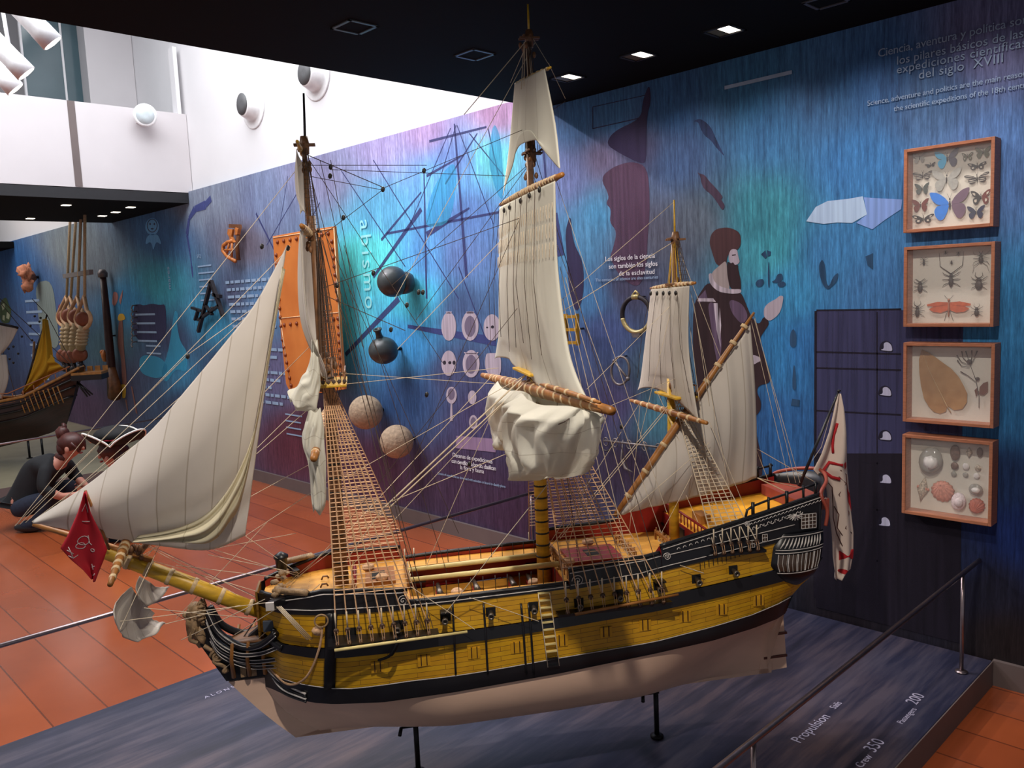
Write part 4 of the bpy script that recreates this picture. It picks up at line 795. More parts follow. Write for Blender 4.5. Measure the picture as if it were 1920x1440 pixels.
# inner bulwarks and decks
zwd = .625
mb = MB()
def inner(s0, s1, zd, n=24, inset=.012):
    strip(mb, s0, s1, lambda s: zd, zrail, n, 2, -inset)
inner(-.83,-.412,.735); inner(-.41,.055,zwd,20); inner(.057,.345,.742,16); inner(.345,.5,.742,10)
strip(mb, .5, .895, lambda s: ipol([.5,.975],[.812,.872],s), zrail, 20, 2, -.012)
mb.build('inner_bulwark', M_red, ship)
def deck(name, s0, s1, zf, t0f, t1f, m, n=20, both=False):
    mb = MB()
    for sd in ((1,-1) if both else (1,)):
        b0 = len(mb.v); nv = 6
        mb.grid(lambda u, v: L(lerp(s0,s1,u), sd*lerp(t0f(lerp(s0,s1,u)), t1f(lerp(s0,s1,u)), v), zf(lerp(s0,s1,u))), n, nv, 0, False)
        for j in range(nv+1):
            for i in range(n+1): mb.uv[b0+j*(n+1)+i] = (lerp(s0,s1,i/n), lerp(-.2,.2,j/nv) if not both else lerp(0,.07,j/nv))
    return mb.build(name, m, ship, solid=.006)
inb = lambda s: hb(s, .75)-.012
deck('forecastle_deck', -.83, -.405, lambda s: .735, lambda s: -inb(s), inb, M_deck)
deck('gun_deck', -.41, .06, lambda s: zwd, lambda s: -inb(s), inb, M_deck)
deck('gangway', -.41, .055, lambda s: .7225, lambda s: inb(s)-.062, inb, M_deck, both=True)
deck('quarter_deck', .05, .505, lambda s: .742, lambda s: -inb(s), inb, M_deck)
deck('poop_deck', .5, .90, lambda s: ipol([.5,.97],[.812,.872],s), lambda s: -(hb(s,.83)-.012), lambda s: hb(s,.83)-.012, M_gold)
# cross bulkheads
def bulk(name, s, z0, z1, m, th=.008):
    b = hb(s, (z0+z1)/2)-.012; return MB().box2(L(s-th/2,-b,z0), L(s+th/2,b,z1)).build(name, m, ship)
bulk('bulkhead', -.407, zwd, .735, M_red); bulk('bulkhead', .055, zwd, .742, M_red); b_ = bulk('poop_bulkhead', .5, .742, .815, M_red)
for t_ in (-.09, .0, .09): MB().box(L(.494, t_, .775), (.004,.035,.062)).build('door', M_hblk, b_)
mb = MB()
for k in range(13): mb.tube([L(.503,-.165+.0275*k,.815), L(.503,-.165+.0275*k,.85)], .0022, 5)
mb.tube([L(.503,-.17,.85), L(.503,.17,.85)], .004, 6).build('poop_breast_rail', M_red, ship)
mb = MB()
for k in range(11): mb.tube([L(.06,-.18+.036*k,.742), L(.06,-.18+.036*k,.785)], .002, 5)
mb.tube([L(.06,-.19,.786), L(.06,.19,.786)], .0038, 6).build('quarterdeck_breast_rail', M_sparb, ship)
# rail caps, white mouldings
def line_on_hull(s0, s1, zf, off, w, n=30, sides=(1,-1), r=None):
    mb = MB()
    for sd in sides:
        mb.tube([L(s, sd*(hb(s, zf(s))+off), zf(s)) for s in [lerp(s0,s1,i/n) for i in range(n+1)]], w, 6)
    return mb
for s0, s1 in ((-.83,-.413),(-.411,.054),(.056,.344),(.346,.90)):
    line_on_hull(s0, s1, lambda s: zrail(s)+.003, -.003, .0065).build('rail_cap', M_hblk, ship)
mb = line_on_hull(-.80,-.413, lambda s: zrail(s)-.004, .006, .0016); line_w = [(-.78,-.413,lambda s: zup(s)+.016),(-.411,.054,lambda s: zrail(s)-.004),(.058,.344,lambda s: zrail(s)-.004),(.058,.78,lambda s: zup(s)+.014),(.35,.9,lambda s: zrail(s)-.005),(-.80,.80,lambda s: z1t(s)+.001),(.36,.80,lambda s: zup(s)+.045)]
for a, b, f in line_w: mb2 = line_on_hull(a, b, f, .0075 if f(0) > .6 else .006, .0014); mb.add(mb2.v, mb2.f, 0, True)
mb.build('white_moulding', M_wline, ship)
def scroll(c, r, sgn=1, n=26, turns=2.2): # flat spiral on the bulwark, in the s-z plane
    return [L(c[0]+sgn*r*(1-i/n)*math.cos(turns*2*PI*i/n), c[1], c[2]+r*(1-i/n)*math.sin(turns*2*PI*i/n)) for i in range(n+1)]
for s, z, r, sg in ((-.428,.746,.017,1),(.080,.752,.018,-1),(.362,.790,.013,-1),(.632,.856,.010,-1)):
    MB().tube(scroll((s, hb(s,z)+.008, z), r, sg), .0014, 5).build('scroll_carving', M_wline, ship)
# keel, stem knee, rudder, stern post
def plate(name, pts, th, m, parent=None, t0=0.):
    return MB().poly([L(s, t0-th/2, z) for s, z in pts], Vector((0,-th,0))).build(name, m, parent or ship)
plate('gripe', [(-.950,.478),(-.80,.478),(-.70,.36),(-.66,.278),(-.771,.278),(-.82,.326),(-.87,.38),(-.914,.433)], .02, M_under)
plate('keel', [(-.772,.276),(.79,.276),(.79,.292),(-.70,.292)], .02, M_under)
plate('stem_knee', [(-1.03,.69),(-1.04,.64),(-.99,.545),(-.956,.482),(-.80,.482),(-.76,.60),(-.80,.70),(-.845,.64),(-.90,.60),(-.96,.61),(-1.0,.66)], .022, M_hblk)
plate('stern_post', [(.755,.276),(.80,.276),(.825,.60),(.79,.60)], .02, M_under)
rd = plate('rudder', [(.803,.282),(.858,.285),(.85,.42),(.842,.54),(.85,.66),(.826,.66)], .014, M_under)
for z in (.33,.41,.49): MB().box(L(.815,0,z), (.085,.024,.008)).build('pintle_strap', mat('red_brown_strap', (96,52,40), .5) if 'red_brown_strap' not in bpy.data.materials else bpy.data.materials['red_brown_strap'], rd)
# ---- head rails, cheeks, figurehead
def curve3(pts, n=8):
    out = []; P = [Vector(p) for p in pts]
    for i in range(len(P)-1):
        p0 = P[max(0,i-1)]; p1 = P[i]; p2 = P[i+1]; p3 = P[min(len(P)-1,i+2)]
        for k in range(n):
            t = k/n; out.append(.5*((2*p1)+(-p0+p2)*t+(2*p0-5*p1+4*p2-p3)*t*t+(-p0+3*p1-3*p2+p3)*t**3))
    return out+[P[-1]]
hr = [ [(-.99,.02,.705),(-.96,.03,.64),(-.90,.05,.60),(-.84,.085,.612),(-.79,.12,.655)],
       [(-.995,.018,.68),(-.97,.028,.615),(-.91,.045,.578),(-.84,.075,.585),(-.78,.11,.615)],
       [(-.99,.016,.655),(-.97,.022,.59),(-.90,.035,.552),(-.82,.055,.552),(-.74,.12,.59)],
       [(-.99,.014,.62),(-.96,.02,.568),(-.89,.028,.53),(-.82,.045,.528),(-.755,.10,.552)] ]
for sd in (1,-1):
    for k, c in enumerate(hr):
        pts = curve3([L(a, sd*t, z) for a, t, z in c]); o = MB().tube(pts, [.011-.002*k]*len(pts), 8).build('head_rail', M_hblk, ship)
        mb = MB()
        for dz in (.006,-.004): mb.tube([p+Vector((0,-sd*.0095,dz)) for p in pts], .0013, 5)
        mb.build('white_stripe', M_wline, o)
    for a in (-.93,-.885,-.84): MB().tube([L(a, sd*.03, .50), L(a, sd*.05, .56), L(a+.01, sd*.075, .62)], [.007,.006,.005], 6).build('head_timber', M_sparb, ship)
    for k in range(4):
        pts = curve3([L(-.835+.005*k, sd*.028, .512-.009*k), L(-.79, sd*(.068+.002*k), .482-.009*k), L(-.72, sd*(hb(-.72,.47)+.009), .468-.008*k)])
        MB().tube(pts, .0035, 6).build('cheek_moulding', M_wline if k % 2 == 0 else M_hblk, ship)
    for a in (-.905,-.875): MB().box(L(a, sd*.013, .515), (.016,.006,.05)).build('cheek_patch', M_carve, ship)
mb = MB().grid(lambda u, v: L(lerp(-.95,-.80,u), lerp(-1,1,v)*lerp(.02,.085,u), .60+.02*u), 6, 4); mb.build('beakhead_grating', M_mastb, ship, solid=.005)
fg = MB().ball(L(-1.025,0,.70), (.026,.026,.03), 14, jit=.5).ball(L(-1.035,0,.665), (.022,.028,.04), 12, jit=.6).ball(L(-1.018,0,.63), (.018,.022,.035), 12, jit=.6).build('figurehead', M_carve, ship)
MB().ball(L(-1.052,0,.695), (.014,.012,.011), 8).ball(L(-1.045,.012,.712), .005, 6).ball(L(-1.045,-.012,.712), .005, 6).build('muzzle', M_carve, fg)
mb = MB()
for k in range(16):
    a = 2*PI*k/16; mb.tube([L(-1.02,.018*math.cos(a),.70+.02*math.sin(a)), L(-1.012+.004*(k%3),.032*math.cos(a),.70+.036*math.sin(a)), L(-1.0,.028*math.cos(a+.4),.69+.03*math.sin(a+.4))], [.004,.006,.003], 5)
mb.build('mane', M_carve, fg)
for sd in (1,-1):
    MB().tube(curve3([L(-1.03,sd*.02,.66), L(-1.045,sd*.024,.63), L(-1.025,sd*.022,.615)]), .006, 6).build('paw', M_carve, fg)
    MB().tube(curve3([L(-1.01,sd*.013,.60),L(-.985,sd*.016,.585),L(-.975,sd*.016,.60),L(-.96,sd*.016,.575),L(-.985,sd*.016,.55),L(-.955,sd*.016,.53),L(-.96,sd*.016,.515),L(-.945,sd*.016,.52)]), .0065, 6).build('scroll_carving', M_carve, ship)
    MB().tube(scroll((-.975,sd*.018,.565), .02, -1), .0045, 5).build('scroll_carving', M_carve, ship)
# bow upper: catheads and roundhouse panels
for sd in (1,-1):
    ct = MB().beam(L(-.74, sd*.10, .752), L(-.79, sd*.20, .768), .02, .022).build('cathead', M_hblk, ship)
    MB().box(L(-.79, sd*.205, .768), (.022,.008,.022)).build('end_frame', M_wline, ct)
    for k in range(4):
        MB().tube([L(-.775+.004*k, sd*.19, .76), L(-.70+.005*k, sd*(hb(-.70,.66)+.012), .648)], .0014, 5).build('cat_tackle', M_rigl, ship)
    MB().tube(curve3([L(-.79,sd*.105,.66),L(-.80,sd*.10,.64),L(-.80,sd*.10,.625),L(-.775,sd*.12,.61)]), .012, 8).build('bow_bracket', M_hblk, ship)
    MB().box(L(-.80, sd*.088, .668), (.055,.012,.03)).build('bow_panel', mat('blue_grey_panel', (60,68,80), .5) if 'blue_grey_panel' not in bpy.data.materials else bpy.data.materials['blue_grey_panel'], ship)
MB().box2(L(-.848,-.05,.60), L(-.842,.05,.76)).build('beakhead_bulkhead', M_yel, ship)
# ---- vertical black straps on the side (fenders) and the bow band
def sidebar(px0, py0, px1, py1, w, m, name, t_off=.006, n=10):
    a = hullpt(px0, py0); b = hullpt(px1, py1); mb = MB(); pts = []
    for i in range(n+1):
        s = lerp(a[0], b[0], i/n); z = lerp(a[2], b[2], i/n); pts.append((s, z))
    for sd in (1,-1):
        mb.grid(lambda u, v: L(lerp(a[0],b[0],v)+(u-.5)*w, sd*(hb(lerp(a[0],b[0],v), lerp(a[2],b[2],v))+t_off), lerp(a[2],b[2],v)), 1, n)
    return mb.build(name, m, ship, solid=.008)
def hullpt(px, py, off=0.):
    t = .2
    for _ in range(50):
        q = P_t(px, py, t); t = .5*t+.5*(hb(q.x, q.z)+off)
    return (q.x, t, q.z)
sidebar(622,1148,618,1290,.032,M_hblk,'fore_band')
for x0, x1 in ((848,854),(906,914),(976,986),(990,1000)): sidebar(x0,1130,x1,1262,.0055,M_hblk,'fender')
# boarding steps
for k in range(11):
    q = hullpt(lerp(1018,1036,k/10), lerp(1110,1246,k/10)); MB().box(L(q[0], q[1]+.008, q[2]), (.034,.009,.0035)).build('boarding_step', M_pale if k < 9 else M_hblk, ship)
mb = MB()
for dx in (-.017,.017):
    mb.tube([L(hullpt(lerp(1018,1036,f), lerp(1110,1246,f))[0]+dx, hullpt(lerp(1018,1036,f), lerp(1110,1246,f))[1]+.014, hullpt(lerp(1018,1036,f), lerp(1110,1246,f))[2]) for f in (0,.25,.5,.75,1)], .0014, 5)
mb.build('step_rope', M_rigl, ship)
# ---- gun ports, cannon, lids
M_hole = mat('port_dark', (10,8,8), .8)
for i, (x, y) in enumerate(((659,1185),(747,1172),(835,1156),(920,1147),(1000,1137),(1085,1130),(1159,1114),(1233,1098),(1305,1085),(1374,1068))):
    q = hullpt(x, y)
    for sd in ((1,-1) if 0 < i < 9 else (1,)):
        g = MB().box(L(q[0], sd*(q[1]+.0), q[2]), (.028,.006,.026)).build('gun_port', M_hole, ship)
        if i not in (0,):
            MB().lathe([(.0075,-.01),(.0068,.03),(.0088,.033),(.0092,.04),(.0055,.041),(.005,.03)], L(q[0], sd*q[1], q[2]-.001), (-.12,-sd,.02), 14).build('cannon', M_bronze, ship)
for x, y in ((659,1143),): pass
for x, y in ((835,1143),(1233,1086)):
    q = hullpt(x, y); MB().box(L(q[0], q[1]+.016, q[2]), (.032,.03,.004)).build('port_lid', M_hblk, ship)
for i, (x, y) in enumerate(((708,1250),(795,1238),(889,1224),(969,1214),(1053,1201),(1136,1185),(1209,1172),(1284,1156),(1352,1143),(1421,1126))):
    q = hullpt(x, y)
    for sd in (1,-1):
        d = MB().box(L(q[0], sd*(q[1]+.0015), q[2]), (.036,.004,.032)).build('port_lid', M_lid, ship)
        for dx in (-.008,.008): MB().box(L(q[0]+dx, sd*(q[1]+.0045), q[2]+.003), (.0026,.003,.032)).build('hinge', M_rust if 'M_rust' in globals() else globals().setdefault('M_rust', mat('hinge_rust', (60,28,14), .6)), d)
# ---- channels, deadeyes, shrouds
def rope(pts, r=.0011, m=None, name='rope', n=4): return MB().tube(pts, r, n).build(name, m or M_rig, ship)
def shroud_set(sm_, ztop, ttop, s0, s1, n, zch, tch, znet, ratn, zbase, m=M_rig, skip=()):
    for sd in (1,-1):
        ch = MB(); ch.box2(L(s0-.025, sd*(hb((s0+s1)/2, zch)-.02), zch-.006), L(s1+.03, sd*tch, zch+.002)).build('channel', M_hblk, ship)
        tops = [L(sm_-.012+.024*k/(n-1), sd*ttop, ztop) for k in range(n)]; bots = [L(lerp(s0,s1,k/(n-1)), sd*(tch-.004), zbase) for k in range(n)]
        mb = MB()
        for a, b in zip(tops, bots): mb.tube([a, b], .0018, 4)
        for j in range(ratn):
            f = .03+.97*(j/ratn); pts = [a.lerp(b, f*(ztop-znet)/(ztop-zbase)) for a, b in zip(tops, bots)]
            pts = [p+Vector((0,0,random.uniform(-.0006,.0006))) for p in pts]; mb.tube(pts, .0014, 3)
        mb.build('shroud_net', m, ship)
        for k, b in enumerate(bots):
            d = MB(); MB().lathe([(.003,-.004),(.0075,-.003),(.0075,.003),(.003,.004)], b, (0,1,0), 10).build('deadeye', M_eye, ship); lo = L(b.x+.002, sd*tch, zch+.006); d.lathe([(.003,-.004),(.007,-.003),(.007,.003),(.003,.004)], lo, (0,1,0), 10)
            o = d.build('deadeye', M_eye, ship)
            l = MB()
            for dx in (-.004,.004): l.tube([b+Vector((dx,-sd*.004,0)), lo+Vector((dx*.6,-sd*.004,0))], .0009, 4)
            MB().tube([b+Vector((0,0,.009)), b+Vector((0,0,.052))], .0022, 5).build('strop', M_rigl, o); l.build('lanyard', M_rig, o)
shroud_set(-.60, 1.345, .035, -.615, -.365, 9, .655, .262, .775, 46, .697)
shroud_set(.02, 1.345, .035, .035, .325, 9, .668, .262, .785, 46, .712)
shroud_set(.48, 1.235, .025, .515, .655, 6, .775, .205, .85, 34, .805, M_rigl)
# rods lashed along the channels
for a, b in (((628,1207),(876,1184)),((1078,1152),(1268,1111))):
    p = hullpt(*a, .04); q = hullpt(*b, .04); MB().tube([L(p[0],.27,p[2]), L(q[0],.268,q[2])], [.0048,.004], 8).build('lashed_spar', M_sparb if a[0] > 1000 else M_pale, ship)
# topmast shrouds
def top_shrouds(sm_, z0, z1, tw, n=5, ratn=24, sw=.05):
    for sd in (1,-1):
        bots = [L(sm_-.01+sw*k/(n-1), sd*tw, z0) for k in range(n)]; tops = [L(sm_-.005+.012*k/(n-1), sd*.012, z1) for k in range(n)]; mb = MB()
        for a, b in zip(tops, bots): mb.tube([a, b], .001, 4)
        for j in range(1, ratn): mb.tube([a.lerp(b, j/ratn) for a, b in zip(tops, bots)], .0007, 3)
        mb.build('topmast_shroud_net', M_rigd, ship)
top_shrouds(-.60,1.365,1.77,.09); top_shrouds(-.62,1.80,2.03,.05,4,18,.035); top_shrouds(.035,1.36,1.985,.10); top_shrouds(.045,2.0,2.33,.055,5,0,.03); top_shrouds(.485,1.255,1.58,.07,4,18); top_shrouds(.495,1.60,1.735,.05,5,10,.03)
# ---- masts
def mast(name, s, segs, m, bands=0, parent=ship):
    mb = MB()
    mb.tube([L(s+(b[2] if len(b) > 2 else 0), 0, b[0]) for b in segs], [b[1] for b in segs], 12); o = mb.build(name, m, parent)
    for k in range(bands):
        z = lerp(segs[0][0]+.1, segs[-1][0]-.06, k/max(1,bands-1)); r = lerp(segs[0][1], segs[-1][1], (z-segs[0][0])/(segs[-1][0]-segs[0][0]))
        MB().lathe([(r+.0005,-.003),(r+.0018,-.0025),(r+.0018,.0025),(r+.0005,.003)], L(s,0,z), (0,0,1), 12).build('mast_band', M_band, o)
    return o
def top_platform(s, z, ws, wt, name='mast_top'):
    o = MB().box(L(s,0,z), (2*ws,2*wt,.008)).build(name, M_spar, ship, bevel=.002)
    mb = MB()
    for k in range(5): mb.tube([L(s+ws*.9, lerp(-wt,wt,k/4)*.95, z), L(s+ws*.9, lerp(-wt,wt,k/4)*.95, z+.035)], .002, 5)
    mb.tube([L(s+ws*.9,-wt*.95,z+.036), L(s+ws*.9,wt*.95,z+.036)], .003, 6).build('top_rail', M_mastb, o)
    mb = MB()
    for sd in (1,-1):
        for k in range(5): c = L(s-ws*.3+ws*1.2*k/4, sd*wt*.95, z+.012); mb.lathe([(.002,-.003),(.006,-.002),(.006,.002),(.002,.003)], c, (0,1,0), 8).tube([c, L(s, sd*.02, z-.09)], .0009, 4)
    mb.build('futtock_shrouds', M_rigd, o)
    mb = MB()
    for k in range(7): mb.ball(L(s+random.uniform(-.02,.02), random.uniform(-.04,.04), z+random.uniform(.012,.07)), (.008,.008,.013), 7)
    mb.build('top_blocks', M_mastb, o); return o
def crosstree(s, z, w=.05, n=3):
    mb = MB(); 
    for k in range(n): mb.beam(L(s-.02+.02*k, -w, z), L(s-.02+.02*k, w, z), .005, .005)
    for t in (-.008,.008): mb.beam(L(s-.03, t, z-.004), L(s+.03, t, z-.004), .006, .006)
    mb.lathe([(.012,-.03),(.014,0),(.01,.02)], L(s,0,z), (0,0,1), 10)
    return mb.build('crosstree', M_mastb, ship)
mast('fore_mast', -.60, [(zwd,.021),(1.0,.02),(1.43,.017)], M_mastb, 16); mast('fore_topmast', -.613, [(1.33,.013),(1.84,.010)], M_mastb); mast('fore_topgallant_mast', -.622, [(1.77,.008),(2.05,.0065)], M_mastb); mast('fore_pole', -.618, [(2.04,.0038),(2.184,.003,.006)], M_band)
top_platform(-.595, 1.356, .05, .12); crosstree(-.617, 1.80); crosstree(-.62, 2.045, .025, 2)
mast('main_mast', .028, [(zwd,.022),(1.0,.021),(1.43,.018)], M_spar, 18); mast('main_topmast', .036, [(1.33,.014),(2.08,.010)], M_mastb); mast('main_topgallant_mast', .046, [(2.0,.009),(2.35,.0065)], M_mastb); mast('main_pole', .05, [(2.34,.0038),(2.438,.0028)], M_spar)
top_platform(.034, 1.352, .055, .13); crosstree(.044, 2.012, .05); crosstree(.05, 2.345, .02, 2)
mast('mizzen_mast', .468, [(.742,.017),(1.0,.0155),(1.30,.013)], M_spar, 0); mast('mizzen_topmast', .487, [(1.23,.011),(1.74,.008)], M_mastb); mast('mizzen_pole', .492, [(1.73,.0035),(1.86,.0025)], M_spar)
top_platform(.482, 1.247, .038, .09); crosstree(.493, 1.60, .04); crosstree(.494, 1.742, .02, 2)
for s, z, n in ((-.62,1.80,10),(.04,2.0,10),(.045,2.34,6),(.49,1.62,6),(-.62,2.04,5),(-.6,1.44,8),(.03,1.46,8),(.48,1.33,6)):
    mb = MB()
    for k in range(n): mb.ball(L(s+random.uniform(-.018,.018), random.uniform(-.03,.03), z-random.uniform(0,.07)), (.006,.006,.010), 6)
    mb.build('blocks_and_lashing', M_mastb if s < .4 else M_spar, ship)
for s, z0, z1, m in ((-.6,1.43,1.78,M_rigd),(.04,2.33,2.20,M_rigl),(.49,1.74,1.6,M_spar),(.036,1.42,1.9,M_rigd)):
    mb = MB()
    for k in range(10):
        a = 2*PI*k/10; mb.tube([L(s+.006*math.cos(a), .008*math.sin(a), z1 if z1 > z0 else z0), L(s+.02*math.cos(a), .035*math.sin(a), z0 if z1 > z0 else z1)], .0012, 4)
    mb.build('lashed_lines', m, ship)
# ---- yards
def yard(name, s, t0, z0, t1, z1, r, m, wraps=10, ds=0., endcol=None):
    a = L(s-ds, t0, z0); b = L(s+ds, t1, z1); mb = MB(); N = 12
    mb.tube([a.lerp(b, i/N) for i in range(N+1)], [r*(.45+.55*math.sin(PI*min(1,max(0,(i/N*.9+.05))))) for i in range(N+1)], 10); o = mb.build(name, m, ship)
    d = (b-a).normalized()
    for k in range(wraps):
        f = .08+.84*k/max(1,wraps-1)+random.uniform(-.012,.012); rr = r*(.45+.55*math.sin(PI*f))+.0018; MB().lathe([(rr*.9,-.008),(rr,-.006),(rr,.006),(rr*.9,.008)], a.lerp(b, f), d, 10).build('yard_lashing', M_rope, o)
    return o
yard('main_yard', .0, -.80, 1.268, .80, 1.335, .019, M_sparb, 18, .02); yard('main_boom', .0, .12, 1.33, .78, 1.352, .007, M_sparb, 6)
yard('main_topsail_yard', .02, -.44, 1.905, .45, 1.882, .012, M_sparb, 26); yard('main_topgallant_yard', .045, -.21, 2.262, .27, 2.187, .006, M_spar, 8)
yard('fore_yard', -.635, -.60, 1.20, .36, 1.199, .017, M_sparb, 12, .0); yard('fore_topsail_yard', -.625, -.42, 1.80, .34, 1.785, .011, M_sparb, 16); yard('fore_topgallant_yard', -.63, -.2, 2.03, .18, 2.02, .006, M_spar, 4)
yard('crossjack_yard', .46, -.38, 1.184, .29, 1.20, .0105, M_sparb, 9); yard('mizzen_topsail_yard', .48, -.195, 1.588, .18, 1.60, .008, M_sparb, 12)
bsp = MB(); b0 = P_t(503,1152); b1 = P_t(200,1036); bsp.tube([b0, b0.lerp(b1,.5), b1], [.0205,.0235,.020], 14); bo = bsp.build('bowsprit', M_spar, ship)
for f in (.12,.3,.47,.62,.75,.87): MB().lathe([(.021,-.007),(.0250,-.005),(.0250,.005),(.021,.007)], b0.lerp(b1, f), (b1-b0).normalized(), 14).build('rope_band', M_rope, bo)
jb1 = P_t(62,983); MB().tube([b0.lerp(b1,.72)+Vector((0,0,.028)), b1+Vector((0,0,.02)), jb1], [.011,.010,.006], 10).build('jib_boom', M_sparb, ship)
mb = MB()
for k in range(12): mb.ball(P_t(255+random.uniform(-12,14), 1040+random.uniform(-16,22), random.uniform(-.02,.02)), (.008,.008,.011), 7, jit=.3)
mb.tube([P_t(240,1065),P_t(285,1005)], .009, 8).build('bowsprit_lashing', M_mastb, ship)
rope([P_t(480,1160),P_t(425,1272-30)], .002, M_rigd)
yard('spritsail_yard', P_t(245,1062).x, -.25, .965, .30, .905, .013, M_sparb, 12, .03)
# lateen spar of the mizzen
la = P_t(1152,968,.04); lb_ = P_t(1414,586,.04); d = (lb_-la)
mb = MB().tube([la.lerp(lb_, i/10) for i in range(11)], [.007,.009,.010,.011,.0115,.0115,.011,.0095,.008,.006,.004], 10); lo_ = mb.build('lateen_yard', M_sparb, ship)
for f in (.1,.22,.35,.5,.58,.66,.74,.85,.93): MB().lathe([(.009,-.006),(.0125,-.005),(.0125,.005),(.009,.006)], la.lerp(lb_, f), d.normalized(), 10).build('yard_lashing', M_rope, lo_)
# ---- sails
def sheet(name, rows, m, bulge=lambda u, v: Vector((0,0,0)), nu=30, nv=40, th=.0012, parent=ship, lab=None):
    """rows: list of (v, left, right) where left and right are points; smooth in between"""
    vs_ = [r[0] for r in rows]
    def fn(u, v):
        for i in range(len(rows)-1):
            if v <= vs_[i+1] or i == len(rows)-2:
                f = (v-vs_[i])/(vs_[i+1]-vs_[i]); break
        j0, j1, j2, j3 = max(0,i-1), i, i+1, min(len(rows)-1,i+2)
        def cr(k):
            a, b, c, d = rows[j0][k], rows[j1][k], rows[j2][k], rows[j3][k]
            return .5*((2*b)+(-a+c)*f+(2*a-5*b+4*c-d)*f*f+(-a+3*b-3*c+d)*f**3)
        l, r = cr(1), cr(2); return l.lerp(r, u)+bulge(u, v)
    mb = MB(); mb.grid(fn, nu, nv)
    for k in list(mb.uv): a, b = mb.uv[k]; mb.uv[k] = (b, a)
    o = mb.build(name, m, parent, solid=th)
    if lab: o['label'] = lab
    return o
wr = lambda u, v, a, fu, fv, ph=0: a*math.sin(fu*u*PI+ph+1.3*math.sin(fv*v*PI))
# main topsail
s_ = .012
def foot(u): return .024*math.sin(PI*u)+.022*math.sin(2*PI*u+.6)
mt = sheet('main_topsail', [(0,L(s_,-.415,1.893),L(s_,.405,1.873)),(.4,L(s_,-.50,1.64),L(s_,.40,1.66)),(.75,L(s_,-.55,1.46),L(s_,.47,1.47)),(.9,L(s_,-.61,1.385),L(s_,.55,1.38)),(1,L(s_,-.67,1.33),L(s_,.665,1.318))], M_sailc and M_sailw,
   lambda u, v: Vector((-(.035*math.sin(PI*u)*math.sin(PI*min(1,v*.88+.03))+.006*math.sin(7*PI*u)*v), 0, foot(u)*sm(.72,1,v))), 40, 50)
mb = MB()
for j, v in enumerate((.12,.21,.30)):
    for k in range(30):
        u = (k+.5)/30; z = lerp(1.885,1.33,v)-.0; t = lerp(lerp(-.415,-.5,v/.4),lerp(.405,.40,v/.4),u); s = s_-.035*math.sin(PI*u)*math.sin(PI*(v*.88+.03))-.004
        MB().tube([L(s-.001,t,z+.003), L(s-.003,t+.004,z-.015), L(s-.002,t+random.uniform(-.006,.006),z-.035)], .0009, 3).build('reef_point', M_rigl, mt)
for k, t_ in enumerate((-.34,-.26,-.17,-.06,.03,.12,.2,.3)): rope([L(s_-.03,t_,1.87), L(s_-.055,t_*1.12+random.uniform(-.03,.03),1.62), L(s_-.05,t_*1.3,1.41+.02*(k % 3))], .0009, M_rigd, 'buntline')
for u in (.18,.3,.52,.68,.84): MB().ball(L(s_-.012, lerp(-.415,.405,u), 1.868), (.005,.009,.009), 8).build('sail_block', M_band, mt)
sheet('main_topgallant_sail', [(0,L(.035,-.17,2.252),L(.035,.245,2.19)),(.5,L(.03,-.28,2.08),L(.03,.36,2.02)),(1,L(.02,-.385,1.93),L(.02,.43,1.90))], M_sailw,
   lambda u, v: Vector((-.012*math.sin(PI*u)*math.sin(PI*(v*.9+.05))-.004*math.sin(6*PI*u)*v, 0, .15*math.sin(PI*u)**1.5*sm(.5,1,v))), 28, 30)
def baggy(u, v, a=.05): k = .3*a; return Vector((-a*math.sin(PI*v)*(1+.3*math.sin(3*PI*u))+k*(.45*math.sin(7*PI*u+3*v)*v+.2*math.sin(13*PI*u+5*v)*v), k*.25*math.sin(5*PI*u+4*v)*v, k*.35*math.sin(9*PI*v+7*u)*v))
YL = lambda px, py, s=.0: P_s(px, py, s)
mcl = [(935,718,945,800),(950,722,958,842),(965,727,975,846),(980,733,992,838)]
def bag(name, top, bot, m, s=.0, nu=34, nv=26, a=.05, lab=None):
    tp = [P_s(x, y, s) for x, y in top]; bt = [P_s(x, y, s) for x, y in bot]
    def al(P, u):
        q = u*(len(P)-1); i = min(len(P)-2, int(q)); f = q-i; f = f*f*(3-2*f); return P[i].lerp(P[i+1], f)
    mb = MB(); mb.grid(lambda u, v: al(tp, u).lerp(al(bt, u), v)+baggy(u, v, a), nu, nv); 
    for k in list(mb.uv): x, y = mb.uv[k]; mb.uv[k] = (y, x)
    o = mb.build(name, m, ship, solid=.0015)
    if lab: o['label'] = lab
    return o
